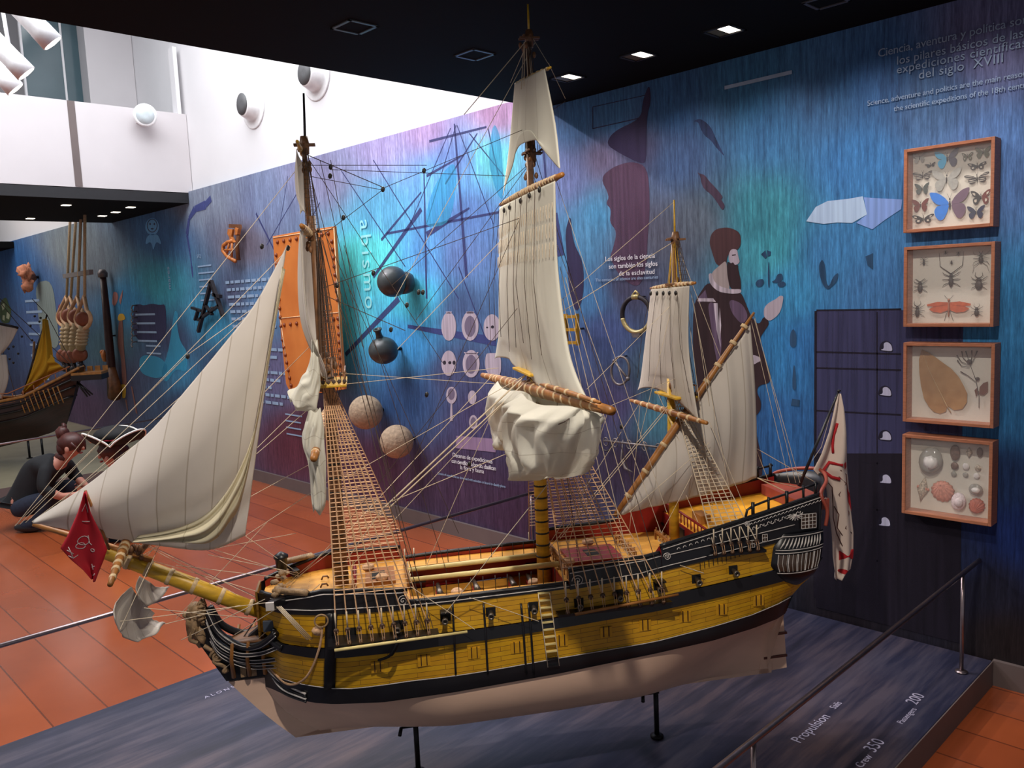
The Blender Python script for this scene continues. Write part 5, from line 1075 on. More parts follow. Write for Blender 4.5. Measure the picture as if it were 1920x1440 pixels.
def bunch(name, A_, B_, m, pl, depth=.05, rip=.16, seed=0, nf=9, nu=48, nv=40, lab=None):
    """gathered cloth bundle: closed folded column between two pixel outlines; pl maps pixels into the ship"""
    a = curve3([pl(x, y) for x, y in A_], 6); b = curve3([pl(x, y) for x, y in B_], 6)
    def al(P, u): q = u*(len(P)-1); i = min(len(P)-2, int(q)); return P[i].lerp(P[i+1], q-i)
    dv = (pl(A_[0][0]+10, A_[0][1])-pl(A_[0][0], A_[0][1])).normalized(); nrm = Vector((dv.y, -dv.x, 0)).normalized()
    def fn(u, v):
        l, r = al(a, v), al(b, v); c = l.lerp(r, .5); h = (r-l)*.5; an = 2*PI*u; e = min(1, v*5+.35)*min(1, (1-v)*6+.25)
        w = 1+rip*e*(math.sin(nf*an+seed+3*math.sin(2.2*v*PI+seed))*.6+math.sin((nf*2-3)*an+5*v+seed)*.3+noise.noise(Vector((math.cos(an)*2, math.sin(an)*2, v*2.5+seed)))*.55)
        return c+h*math.cos(an)*(1+(w-1)*.35)+nrm*math.sin(an)*depth*w*e+Vector((0,0,.006*math.sin(14*v+3*an)))
    mb = MB(); mb.grid(fn, nu, nv)
    o = mb.build(name, m, ship)
    if lab: o['label'] = lab
    return o
PM = lambda x, y: P_s(x, y, -.02)
bunch('main_course', [(937,716),(938,760),(943,800),(955,828),(966,840)], [(990,738),(992,770),(990,805),(984,832),(972,842)], M_sailw, PM, .07, .2, 1.0, lab='smaller left bundle of the brailed up main sail')
bunch('main_course', [(985,738),(980,770),(984,810),(994,850),(1008,882),(1018,895)], [(1092,768),(1092,800),(1085,835),(1072,868),(1052,890),(1030,896)], M_sailw, PM, .10, .16, 2.3, 11, 72, 54, lab='large brailed up lower sail hanging in folds from the main yard')
rope([P_s(1002,806,-.07), P_s(1030,803,-.08), P_s(1060,790,-.06), P_s(1092,768,-.01)], .0013, M_rigd)
# fore topsail and bunched course, seen almost edge on
sheet('fore_topsail', [(0,L(-.63,-.38,1.79),L(-.63,.33,1.775)),(.5,L(-.63,-.47,1.57),L(-.63,.30,1.55)),(.82,L(-.62,-.52,1.42),L(-.60,.22,1.42)),(1,L(-.62,-.55,1.34),L(-.60,.16,1.37))], M_sail,
   lambda u, v: Vector((-.035*math.sin(PI*u)*math.sin(PI*(v*.85+.05))+.006*math.sin(7*PI*u), 0, .02*math.sin(PI*u)*sm(.7,1,v))), 28, 40)
sheet('fore_topgallant_sail', [(0,L(-.635,-.17,2.015),L(-.635,.15,2.005)),(1,L(-.63,-.34,1.83),L(-.63,.27,1.82))], M_sail, lambda u, v: Vector((-.02*math.sin(PI*u)*math.sin(PI*(v*.9+.05)), 0, .03*math.sin(PI*u)*sm(.5,1,v))), 20, 24)
PF = lambda x, y: P_t(x, y, .22)
bunch('fore_course', [(584,640),(578,690),(560,718),(541,738),(545,752)], [(596,640),(600,700),(598,745),(590,765),(560,770)], M_sailw, PF, .03, .2, .5, 7, lab='gathered corner of the fore topsail')
bunch('fore_course', [(580,768),(570,800),(568,835),(577,865),(582,900),(584,940),(588,958)], [(602,768),(606,800),(608,835),(611,865),(611,900),(610,940),(604,962)], M_sailw, PF, .035, .22, 1.7, 8, lab='folded lower foresail hanging beside the netting')
# mizzen topsail
s_ = .472
sheet('mizzen_topsail', [(0,L(s_,-.17,1.585),L(s_,.155,1.592)),(.5,L(s_,-.24,1.41),L(s_,.14,1.42)),(.85,L(s_,-.30,1.27),L(s_,.17,1.29)),(1,L(s_,-.335,1.225),L(s_,.21,1.185))], M_sail,
   lambda u, v: Vector((-.02*math.sin(PI*u)*math.sin(PI*(v*.85+.03)), 0, .045*math.sin(PI*u)**.8*sm(.72,1,v))), 28, 36)
for k, t_ in enumerate((-.13,-.07,-.01,.05,.11)): rope([L(s_-.02,t_,1.575), L(s_-.035,t_*1.5+random.uniform(-.02,.02),1.42), L(s_-.03,t_*1.9,1.28)], .0008, M_rigd, 'buntline')
for u in (.15,.33,.5,.66,.82): MB().ball(L(s_-.02, lerp(-.17,.155,u), 1.572), (.004,.008,.008), 8).build('sail_block', M_band, ship)
# lateen mizzen sail
def tri(name, A_, B_, m, t, bul, nu=36, nv=40, lab=None):
    """sheet between two pixel polylines on the plane t, with belly function"""
    def al(P, u):
        q = u*(len(P)-1); i = min(len(P)-2, int(q)); f = q-i; return P[i].lerp(P[i+1], f)
    a = curve3([P_t(x, y, t) for x, y in A_], 6); b = curve3([P_t(x, y, t) for x, y in B_], 6)
    mb = MB(); mb.grid(lambda u, v: al(a, u).lerp(al(b, u), v)+Vector((0,-bul(u, v),0)), nu, nv)
    for k in list(mb.uv): x, y = mb.uv[k]; mb.uv[k] = (y, x)
    o = mb.build(name, m, ship, solid=.0012)
    if lab: o['label'] = lab
    return o
tri('mizzen_lateen_sail', [(1160,964),(1230,862),(1300,762),(1360,676),(1407,608)], [(1164,966),(1215,952),(1290,936),(1355,918),(1419,896)], M_sail, .03, lambda u, v: .05*math.sin(PI*v)*math.sin(PI*min(1,u*.9))+.004*math.sin(14*u*PI))
# jib and fore staysail
tri('fore_staysail', [(62,976),(162,910),(215,867),(287,803),(354,725),(420,645),(480,567),(538,460)], [(70,981),(200,1008),(300,1023),(394,1030),(460,1004)], M_sail, .02,
    lambda u, v: .10*math.sin(PI*min(1,v))*math.sin(PI*(u*.85+.05))+.006*math.sin(12*v*PI+3*u)*sm(.55,1,v)*sm(.3,.8,u), 70, 60, lab='largest white triangular sail over the bowsprit')
tri('sail_fold_band', [(260,1004),(340,985),(400,950),(450,880),(490,760),(530,500)], [(250,1014),(330,1012),(392,1014),(428,980),(462,900),(534,505)], M_sailc, .075,
    lambda u, v: .03*math.sin(PI*v)+.012*math.sin(5*PI*v+2*u)+.03*math.sin(PI*u), 40, 18)
# spritsail
bag('spritsail', [(246,1100),(252,1110),(262,1122),(275,1137),(290,1150)], [(217,1160),(228,1192),(258,1204),(290,1192),(310,1168)], M_sail, s=P_t(255,1075).x+.02, nu=30, nv=20, a=.02)
bag('spritsail', [(262,1080),(270,1085),(282,1092),(290,1100)], [(262,1120),(275,1138),(300,1125),(318,1100)], M_sail, s=P_t(275,1085).x+.02, nu=14, nv=10, a=.01)
# ---- waist: spare spars, boats gear, stanchions, guns on deck
for a, b, r in (((762,1069),(1012,1040),.0085),((768,1087),(1048,1057),.0085)):
    MB().tube([P_z(*a,.758), P_z(*b,.758)], [r*.8, r], 10).build('spare_spar', M_pale, ship)
for sd in (1,-1):
    for k in range(12):
        s = lerp(-.37,.03,k/11); MB().tube([L(s, sd*(inb(s)-.055), .722), L(s, sd*(inb(s)-.055), .768)], .0013, 5).build('stanchion', M_band, ship)
for s in (-.30,-.18,-.06,.0):
    for sd in (1,-1):
        g = MB().lathe([(.006,-.05),(.011,-.045),(.008,.0),(.007,.04)], L(s, sd*.10, .655), (0,-sd,0), 10).build('deck_cannon', M_bronze, ship); MB().box(L(s, sd*.085, .64), (.022,.05,.014)).build('carriage', M_red, g)
for s, t, z in ((-.25,-.02,.66),(-.1,.03,.66),(0,-.03,.66),(.09,.08,.755),(.2,-.09,.755),(-.48,.03,.75),(-.52,-.08,.75)):
    MB().lathe([(.016,0),(.02,.006),(.019,.012),(.012,.018),(.008,.012)], L(s,t,z), (0,0,1), 14).build('rope_coil', M_rig, ship)
for s0, s1, w in ((-.36,-.30,.05),(-.15,-.08,.05)): MB().box2(L(s0,-w,zwd+.004), L(s1,w,zwd+.02)).build('hatch_grating', M_mastb, ship)
hg = MB().box2(L(.10,-.07,.745), L(.27,.07,.756)).build('hatch_grating', M_red, ship); MB().box2(L(.165,-.03,.756), L(.205,.03,.758)).build('hatch_opening', M_hole, hg)
bf = MB().box2(L(-.53,-.09,.738), L(-.44,.05,.75)).build('galley_hatch', M_deck, ship); MB().box2(L(-.51,-.05,.75), L(-.47,.02,.752)).build('hatch_opening', M_hole, bf)
cb = MB().box2(L(.545,-.035,.812), L(.58,.035,.85)).build('companion_box', M_sparb, ship)
bl = MB()
for k in range(26): bl.ball(L(random.uniform(-.79,-.765)+.0, random.uniform(-.12,.15), .755+random.uniform(0,.05)), (.010,.010,.008), 7, jit=.6)
bl.build('hammock_netting', M_carve, ship)
for sd in (1,-1):
    hm = MB()
    for k in range(14): s = -.77+.028*k*.35; hm.ball(L(-.775+.006*k, sd*(.13+.003*k), .785), (.012,.012,.010), 7, jit=.5)
    hm.build('hammock_roll', M_carve, ship)
MB().lathe([(.016,0),(.018,.03),(.022,.034),(.022,.04),(.004,.052)], L(-.775,-.02,.80), (0,0,1), 14).build('bell_cover', M_hblk, ship)
MB().tube(curve3([L(-.56,-.05,.738),L(-.56,-.05,.775),L(-.56,.05,.775),L(-.56,.05,.738)]), .005, 8).build('belfry', M_red, ship)
for s in (-.565,-.405,.06,.30,.44):
    mb = MB().beam(L(s,-.10,.775 if s > 0 else .765), L(s,.10,.775 if s > 0 else .765), .008, .008)
    for k in range(7): c = L(s, -.09+.03*k, .775 if s > 0 else .765); mb.tube([c+Vector((0,0,-.014)), c+Vector((0,0,.014))], .0025, 5)
    for t in (-.1,.1): mb.tube([L(s,t,.738), L(s,t,.776)], .004, 6)
    pr_ = mb.build('pin_rail', M_sparb, ship)
    q = MB()
    for k in range(6):
        c = L(s+.006, -.075+.03*k, .765); q.tube([c+Vector((.004*math.cos(a),.008*math.sin(a),-.012+.010*math.cos(a))) for a in [i*PI/4 for i in range(8)]], .0018, 4, closed=True)
    q.build('belayed_rope', M_rigl, pr_)
for s, t in ((-.655,.02),(-.655,-.05),(-.64,.08)): MB().tube([L(s-.008,t,.742),L(s-.003,t,.752),L(s+.01,t,.752),L(s+.014,t,.745)], .003, 6).build('cleat', M_mastb, ship)
st_ = MB()
for k in range(5): st_.box(L(.488-.008*k,.13,.752+.013*k if False else .805-.013*k), (.008,.04,.003))
st_.build('ladder', M_sparb, ship)
# ---- poop rails, stern gallery, lanterns, ensign
for sd in (1,-1):
    r_ = MB(); pts = [L(s, sd*(hb(s, zrail(s))-.006), zrail(s)+.038) for s in (.66,.72,.80,.85,.893)]; pts[0].z -= .004; r_.tube([L(.632,sd*(hb(.632,.86)-.006),zrail(.632)),L(.64,sd*(hb(.64,.86)-.006),zrail(.64)+.028)]+pts, .0038, 6); r_.build('poop_rail', M_hblk, ship)
    for s in (.66,.715,.78,.84,.885): MB().tube([L(s, sd*(hb(s, zrail(s))-.006), zrail(s)), L(s, sd*(hb(s, zrail(s))-.006), zrail(s)+.046)], .0055 if s in (.66,.78,.885) else .004, 6).build('rail_post', M_hblk, ship)
tb = lambda z: ipol([.63,.70,.80,.93], [.10,.150,.160,.152], z)
MB().grid(lambda u, v: L(ipol([0,.35,1],[.835,.885,.895],v)+ipol([0,.35,1],[.02,.05,.088],v)*math.cos((u-.5)*PI), lerp(-1,1,u)*tb(lerp(.625,.92,v)), lerp(.625,.92,v)+.03*v*math.cos((u-.5)*PI)), 16, 10).build('transom', M_hblk, ship, solid=.008)
MB().tube(curve3([L(.908,-.165,.82),L(.915,-.163,.87),L(.90,-.152,.92),L(.95,-.10,.945),L(.982,-.03,.958),L(.982,.03,.958),L(.95,.10,.945),L(.90,.152,.92),L(.915,.163,.87),L(.908,.165,.82)]), .006, 8).build('taffrail', mat('taffrail_red', (150,66,50), .45), ship)
MB().box2(L(.84,-.125,.86), L(.945,.125,.895)).build('stern_bench', bpy.data.materials['taffrail_red'], ship)
for sd in (1,-1):
    # quarter gallery: swelling box with windows
    def gf(u, v):
        z = lerp(.618, .808, v); s = lerp(ipol([0,.25,.5,.8,1],[.80,.742,.712,.722,.752],v), ipol([0,.25,.5,.8,1],[.825,.872,.892,.902,.905],v), u); w = math.sin(PI*min(1,max(0,u*.93+.0)))**.5
        return L(s, sd*(max(hb(min(s,.895), max(z,.66)), lerp(.10,.150,v))*ipol([0,.3,1],[.85,1,1],v)-.004+.040*w*ipol([0,.2,.5,.8,1],[.15,.7,1,.9,.5],v)), z)
    qg = MB().grid(gf, 20, 16).build('quarter_gallery', M_hblk, ship)
    def line_g(v, u0=.03, u1=.97, off=.005, r=.0015): return MB().tube([gf(lerp(u0,u1,i/12), v)+Vector((0,-sd*off,0)) for i in range(13)], r, 5)
    for v in (.38,.72,.77,.97): line_g(v).build('white_stripe', M_wline, qg)
    for k in range(5):
        u0, u1 = .08+.17*k, .08+.17*k+.145
        MB().grid(lambda u, v: gf(lerp(u0,u1,u), lerp(.42,.69,v))+Vector((0,-sd*.0045,0)), 6, 6).build('gallery_window', mat('window_amber', (70,54,44), .25) if 'window_amber' not in bpy.data.materials else bpy.data.materials['window_amber'], qg)
        mb = MB()
        for uu in (u0, (u0+u1)/2, u1): mb.tube([gf(uu, .41)+Vector((0,-sd*.0065,0)), gf(uu, .55)+Vector((0,-sd*.0065,0)), gf(uu, .70)+Vector((0,-sd*.0065,0))], .0009 if uu != u0 else .0015, 4)
        mb.build('glazing_bar', M_wline, qg)
    mb = MB()
    for k in range(12): u = .1+.07*k; mb.tube([gf(u,.79)+Vector((0,-sd*.003,0)), gf(min(1,u+.02),.86)+Vector((0,-sd*.004,0)), gf(min(1,u+.03),.94)+Vector((0,-sd*.003,0))], [.0012,.0028,.0012], 5)
    mb.build('balusters', M_wline, qg)
    # upper stern window and carvings
    c = (.848, .842); hw = MB(); hx = hb(.848,.842)+.010
    MB().box(L(c[0], sd*hx, c[1]), (.05,.004,.045)).build('stern_window', bpy.data.materials['window_amber'], ship)
    for k in range(5): hw.tube([L(c[0]-.025+.0125*k, sd*(hx+.004), c[1]-.023), L(c[0]-.025+.0125*k, sd*(hx+.004), c[1]+.023)], .0011 if k != 2 else .002, 4)
    for k in range(5): hw.tube([L(c[0]-.025, sd*(hx+.004), c[1]-.023+.0115*k), L(c[0]+.025, sd*(hx+.004), c[1]-.023+.0115*k)], .0011, 4)
    hw.build('glazing_bar', M_wline, ship)
    for s, z in ((.645,.795),(.69,.808)):
        hx = hb(s,z)+.009; q = MB().box(L(s, sd*hx, z), (.017,.003,.022)).build('small_window', bpy.data.materials['window_amber'], ship); w_ = MB()
        for k in range(3): w_.tube([L(s-.0085+.0085*k, sd*(hx+.003), z-.011), L(s-.0085+.0085*k, sd*(hx+.003), z+.011)], .0009, 4).tube([L(s-.0085, sd*(hx+.003), z-.011+.011*k), L(s+.0085, sd*(hx+.003), z-.011+.011*k)], .0009, 4)
        w_.build('glazing_bar', M_wline, q)
    mb = MB()
    for k in range(15):
        s = .64+.013*k; z = zrail(s)-.030; hx = hb(s,z)+.010; mb.tube([L(s+.006*math.cos(a)*(1-.1*i), sd*hx, z+.005*math.sin(a)*(1 if k % 2 else -1)) for i, a in enumerate([j*.8 for j in range(6)])], .0012, 4)
    for k in range(9): a = PI+PI*k/8; s, z = .80, zrail(.80)-.036; hx = hb(s,z)+.010; mb.tube([L(s, sd*hx, z), L(s+.026*math.cos(a), sd*hx, z+.004-.018*math.sin(a)*-1)], .0016, 4)
    mb.ball(L(.80, sd*(hb(.8,.86)+.010), zrail(.80)-.034), .006, 8)
    for k in range(20): s = .64+.014*k; z = zrail(s)-.013; mb.tube([L(s, sd*(hb(s,z)+.009), z-.002), L(s+.006, sd*(hb(s,z)+.009), z+.003), L(s+.011, sd*(hb(s,z)+.009), z-.001)], .0011, 4)
    for k in range(8): s = .40+.02*k; z = zrail(s)-.018; mb.tube([L(s+.005*math.cos(a), sd*(hb(s,z)+.009), z+.004*math.sin(a)) for a in [j*.9 for j in range(5)]], .0011, 4)
    mb.build('stern_carving', M_wline, ship)
mb = MB()
for k in range(10): q = hullpt(1312+8.2*k, 1062-2.6*k); mb.tube([L(q[0],q[1]+.003,q[2]+.012), L(q[0],q[1]+.004,q[2]-.008)], .0012, 4)
mb.build('chain_plate', M_band, ship)
sf = P_t(1498,912); sg = P_t(1573,733); fs = MB().tube([sf, sg], [.0055,.0038], 8).lathe([(.002,-.004),(.008,0),(.002,.005)], sg, (0,0,1), 10).build('ensign_staff', M_hblk, ship)
rope([P_t(1503,893), P_t(1540,838), P_t(1566,745)], .0008, M_rigl)
F_rows = [(738,1570,1576),(770,1562,1582),(810,1552,1587),(850,1538,1590),(880,1523,1592),(905,1546,1595),(950,1551,1598),(1000,1556,1603),(1040,1557,1602),(1068,1561,1597),(1086,1565,1580)]
M_flag = mat('ensign_cloth', (214,196,184), .85, var=.06, scale=8); M_fred = mat('ensign_red', (176,24,34), .8, var=.1); M_fbrn = mat('ensign_line_brown', (84,44,40), .8)
def flagpt(u, v, dt=0.):
    q = v*(len(F_rows)-1); i = min(len(F_rows)-2, int(q)); f = q-i; y = lerp(F_rows[i][0],F_rows[i+1][0],f); x = lerp(lerp(F_rows[i][1],F_rows[i+1][1],f), lerp(F_rows[i][2],F_rows[i+1][2],f), u)
    p = P_t(x, y, 0.); p.y += -(.011*math.sin(u*3*PI+v*2.2)*min(1,v*3)+.004*math.sin(7*u+9*v)) - dt; return p
en = MB().grid(flagpt, 26, 50).build('ensign', M_flag, ship, solid=.001); en['label'] = 'cream ensign with red and brown designs hanging from the stern staff'
def fpatch(pl, m, name='ensign_design'):
    cx = sum(p[0] for p in pl)/len(pl); cy = sum(p[1] for p in pl)/len(pl); mb = MB(); n = len(pl)
    ctr = flagpt(cx, cy, .003); ring = [flagpt(*p, .003) for p in pl]; mid = [flagpt(lerp(cx,p[0],.5), lerp(cy,p[1],.5), .003) for p in pl]
    mb.add([ctr]+mid+ring, [(0,1+i,1+(i+1) % n) for i in range(n)]+[(1+i,1+n+i,1+n+(i+1) % n,1+(i+1) % n) for i in range(n)]); mb.build(name, m, en)
def fline(pts, r=.0016, m=None): MB().tube([flagpt(u, v, .0022) for u, v in pts], r, 5).build('ensign_design', m or M_fbrn, en)
fline([(.55,.16),(.42,.22),(.46,.27),(.50,.30)], .005, M_fred); fline([(.75,.37),(.45,.36),(.30,.41),(.42,.46),(.6,.47)], .006, M_fred)
fpatch([(.4,.785),(1,.775),(1,.83),(.4,.84)], M_fred); fpatch([(.55+.2*math.cos(a),.915+.022*math.sin(a)) for a in [i*PI/5 for i in range(10)]], M_fred); fpatch([(.8,.52),(1,.55),(1,.62),(.85,.58)], M_fred); fpatch([(.78,.36),(.9,.35),(.95,.385),(.85,.40)], M_fred)
fline([(.6,.45),(.75,.5),(.5,.55),(.85,.62),(.6,.68),(.9,.7)]); fline([(.1,.5),(.3,.52),(.25,.58),(.15,.64),(.3,.7),(.5,.76)]); fline([(.7,.4),(.9,.44),(.8,.5),(.95,.56)]); fline([(.3,.6),(.45,.63),(.35,.68),(.5,.71)])
for px, py, lb in ((1556,880,''),): MB().tube([P_t(1545,905,-.02), P_t(1545,880,-.02)], .003, 6).ball(P_t(1545,878,-.02), .006, 8).build('stern_lantern', mat('lantern_gold', (220,160,80), .3, .5), ship)
# ---- red jack on the bowsprit
jk0 = P_t(160,920,.10); js = MB().tube([P_t(205,1030,.03), jk0], .004, 6).build('jack_staff', M_sparb, ship)
J_rows = [(922,158,162),(960,147,172),(1000,130,192),(1028,115,202),(1050,135,194),(1070,158,185),(1088,173,178)]
def jp(u, v, dt=0.):
    q = v*(len(J_rows)-1); i = min(len(J_rows)-2, int(q)); f = q-i; y = lerp(J_rows[i][0],J_rows[i+1][0],f); x = lerp(lerp(J_rows[i][1],J_rows[i+1][1],f), lerp(J_rows[i][2],J_rows[i+1][2],f), u)
    p = P_t(x, y+6*(u-.5)*(v), .11); p.y -= .008*math.sin(u*2.5*PI+2*v)+dt; return p
jk = MB().grid(jp, 16, 24).build('jack_flag', mat('jack_red', (176,16,36), .75, var=.08), ship, solid=.001); jk['label'] = 'small red jack flag with white anchor and crest drawings'
M_jw = mat('jack_white', (205,185,185), .8)
def jline(pts, r=.0013): MB().tube([jp(u, v, .002) for u, v in pts], r, 5).build('jack_design', M_jw, jk)
jline([(.3,.16),(.5,.10),(.7,.17)]); jline([(.35,.24),(.7,.24)]); jline([(.12,.52),(.2,.58)]); jline([(.05,.60),(.12,.64),(.28,.60)]); jline([(.16,.48),(.13,.63)]); jline([(.55,.78),(.75,.74)]); jline([(.62,.72),(.68,.80)]); jline([(.6,.9),(.75,.88),(.8,.85)])
jline([(.45+.14*math.cos(a),.42+.05*math.sin(a)) for a in [i*PI/6 for i in range(13)]]); jline([(.40+.10*math.cos(a),.48+.035*math.sin(a)) for a in [i*PI/6 for i in range(13)]]); jline([(.55,.36),(.6,.44),(.66,.46)]); jline([(.68+.05*math.cos(a),.52+.02*math.sin(a)) for a in [i*PI/4 for i in range(9)]])
# ---- anchors
an = MB().tube(ringpts((0,0,0), .018, .018)[:-1], .0028, 6, closed=True).build('anchor_ring', M_carve, ship); q = hullpt(603,1158); an.location = L(q[0], q[1]+.025, q[2])
mb = MB(); q1 = hullpt(605,1170); q2 = hullpt(560,1278)
mb.tube(curve3([L(q1[0],q1[1]+.02,q1[2]), L(hullpt(598,1215)[0], hullpt(598,1215)[1]+.018, hullpt(598,1215)[2]), L(hullpt(575,1265)[0], hullpt(575,1265)[1]+.015, hullpt(575,1265)[2]), L(hullpt(540,1280)[0], hullpt(540,1280)[1]+.01, hullpt(540,1280)[2]), L(-.83,.03,.52)]), .0035, 7).build('anchor_cable', M_rig, ship)
q = hullpt(595,1178); MB().ball(L(q[0],q[1]+.02,q[2]), (.014,.01,.012), 9, jit=.8).build('cable_knot', M_rig, ship)
def hpl(x, y, o): q = hullpt(x, y); return L(q[0], q[1]+o, q[2])
MB().tube(curve3([hpl(738,1178,.045), hpl(742,1192,.055), hpl(730,1215,.05), hpl(708,1230,.03)]), [.004]*8+[.006]*8+[.004]*8+[.002], 8).build('anchor', M_darksteel, ship)
# ---- running rigging on or near the middle plane
def line(x0, y0, x1, y1, t0=0., t1=0., r=.0010, m=None, sag=0.):
    a = P_t(x0, y0, t0); b = P_t(x1, y1, t1); pts = [a, b] if not sag else [a.lerp(b, k/6)-Vector((0,0,sag*math.sin(PI*k/6))) for k in range(7)]
    return rope(pts, r, m)
for q in [ # stays to the bowsprit
 (30,985,570,300),(38,983,545,462),(48,980,520,540),(28,986,352,665),(352,665,500,560),(60,978,300,800),(65,984,400,690),(250,1050,575,770),(255,1048,600,860),(265,1052,625,700),(200,1035,590,640),
 (330,1160,500,980),(490,1140,250,1010),(500,1130,200,985),(520,1120,60,985),(540,1085,330,1060),(560,1075,390,1040),(470,1150,640,1010),(500,1145,640,1000),(480,1140,720,960),
 (460,1005,620,900),(460,1005,560,1075),(400,1030,560,1080),(395,1030,555,1000)]: line(*q, r=.0009, m=M_rigl)
for q in [ # stays between the masts
 (1000,690,722,950,0,0,.0026),(1003,700,730,952,0,0,.0022),(575,310,800,310,0,0,.0009),(575,290,720,352,0,0,.0012),(578,330,716,356,0,0,.0009),(720,354,600,445,0,0,.0009),(718,353,1000,235,0,0,.0009),(620,318,950,330,0,0,.0009),
 (580,300,830,680,0,0,.0009),(610,440,860,1000,0,0,.0009),(600,500,640,1040,0,0,.0009),(640,520,760,1000,0,0,.0009),(605,540,1000,400,0,0,.001),(735,535,1000,300,0,0,.0009),(745,655,940,450,0,0,.0009),(600,550,760,620,0,0,.0011),
 (645,460,840,1080,0,0,.0009),(620,300,690,700,.05,.05,.0009),(600,300,680,650,.05,.05,.0009),(650,720,935,690,0,0,.0009),(640,700,930,720,0,0,.0008),(1000,230,1060,190,0,0,.0008),
 (1005,290,780,600,0,0,.0009),(1005,340,760,900,0,0,.0009),(1000,540,620,1020,0,0,.0009),(990,700,640,900,0,0,.001),(735,940,1000,830,0,0,.0012),(720,950,650,1050,0,0,.0016),(930,760,800,1060,0,0,.0009),(940,760,660,1060,0,0,.0009)]: line(*q, m=M_rigd if q[1] < 560 else M_rigl)
for q in [ # main to mizzen, mizzen down
 (1268,450,1045,590,0,0,.0011),(1262,380,1010,600,0,0,.0008),(1268,455,1440,900,0,0,.0009),(1412,590,1500,905,.03,.05,.0009),(1414,590,1492,905,.03,-.02,.0009),(1408,600,1480,905,.03,.08,.0008),(1265,745,1020,1040,0,0,.0012),(1266,750,1050,1010,0,0,.0012),
 (1200,755,1030,1020,0,0,.0009),(1330,790,1530,905,0,0,.0011),(1420,896,1480,925,.02,.05,.0018),(1420,896,1500,915,.02,-.05,.0014),(1268,540,1200,820,.03,.02,.0008),(1300,560,1330,760,.06,.06,.0008),(1295,545,1380,980,.1,.15,.0008),(1285,545,1345,1020,.1,.15,.0008),
 (1060,520,1230,1130,.1,.24,.001),(1050,500,1195,1120,.1,.24,.001),(1045,460,1240,1000,.05,.2,.0009),(1055,560,1170,1100,.1,.24,.0009),(1040,330,1250,960,.05,.2,.0008),(1330,790,1400,960,.1,.15,.0009),(1200,760,1180,1000,-.1,-.1,.0008),(1140,770,1060,1040,.3,.1,.0009),
 (1135,765,1290,700,.3,0,.0008),(1100,730,1270,560,.2,0,.0008),(1265,880,1340,1050,0,.15,.001),(1350,790,1240,1000,.05,.1,.0008),(1230,730,1320,930,0,.1,.0008),(1180,960,1330,830,.1,.1,.0008)]: line(*q, m=M_rigl)
for q in [ # backstays on the port side and braces
 (575,300,800,1180,.02,.26,.001),(600,440,812,1178,.03,.26,.001),(605,450,790,1180,.03,.26,.001),(1003,290,1248,1118,.03,.26,.001),(1003,80,740,560,0,0,.0009),(992,70,870,215,0,0,.0012),(998,70,1027,118,0,.1,.001),(1060,185,1028,118,0,.1,.001),(993,70,957,155,0,-.1,.001),
 (1135,772,835,1150,.5,.25,.0011),(925,702,640,1010,-.3,-.1,.0012),(1018,560,1090,1090,.1,.2,.0009),(450,1135,310,1170,.1,.25,.001),(500,1130,225,1165,.15,.3,.001),(480,1160,270,1140,.1,.2,.001),(545,1100,340,1200,.1,.02,.0013),(600,1095,420,1255,.1,.02,.0012),
 (880,1120,1010,1165,.25,.27,.001),(770,1100,890,1180,.24,.27,.001),(300,1020,225,1180,.05,.3,.0009),(1275,1060,1320,1075,.22,.22,.0014),(440,1190,545,1125,.03,.15,.0012)]: line(*q, m=M_rigl if q[1] > 560 or q[1] < 200 else M_rigd)
# blocks hanging in the rigging
for x, y in ((620,313),(619,330),(718,355),(795,320),(491,462),(540,465),(644,408),(632,535),(785,548),(793,548),(763,572),(733,618),(700,512),(1165,800),(1275,780),(1300,815),(1325,740),(1352,790),(1290,850),(1272,870),(800,740),(352,668),(300,905),(1390,650),(1440,450),(880,870)):
    if (x, y) in ((1440,450),): continue
    MB().lathe([(.002,-.008),(.0055,-.004),(.0055,.004),(.002,.008)], P_t(x, y, .01), (.2,0,1), 8).build('block', M_band, ship)
# ---- display stand
stand = thing('display_stand', 'pair of thin black steel posts carrying the big ship above the platform', 'stand', SO, ANG)
for s in (-.405, .39):
    MB().tube([L(s,0,.104), L(s,0,.274)], .0085, 10).build('post', M_darksteel, stand); MB().lathe([(.022,.1015),(.022,.107),(.009,.112)], L(s,0,0), (0,0,1), 16).build('foot', M_darksteel, stand)
    MB().beam(L(s-.045,.0,.260), L(s+.01,.0,.260), .012, .012).tube([L(s-.045,0,.255), L(s-.052,.02,.24)], .006, 6).build('bracket', M_darksteel, stand)
# ================================================================== FAR EXHIBIT AND VISITORS
M_olive = mat('olive_platform', (150,142,118), .25, var=.1, scale=3)
fp = thing('display_platform', 'low pale olive platform of the far exhibit behind the crouching woman', 'platform', (-10.6, 1.6, 0))
MB().box2((-13.2,-.35,0), (-8.15,D-.022,.1)).build('platform_top', M_olive, fp, origin=(-10.6,1.6,0))
MB().box2((-8.15,-.35,0), (-8.146,D-.022,.098)).build('side_skirting', M_grey, fp, origin=(-10.6,1.6,0))
t = thing('barrier_rail', 'thin steel barrier rail in front of the far dark ship', 'barrier rail', (-8.1,1.6,0)); og = (-8.1,1.6,0)
MB().tube([(-8.1,-.3,.44),(-8.1,3.3,.53)], .009, 8).build('rail', M_steel, t, origin=og)
for y in (.2,3.1): MB().tube([(-8.1,y,0),(-8.1,y,.45+.025*y)], .008, 8).build('post', M_steel, t, origin=og)
t = thing('barrier_rail', 'faint short barrier rail low against the mural behind the far ship stern', 'barrier rail', (-12.2,2.3,0)); og = (-12.2,2.3,0)
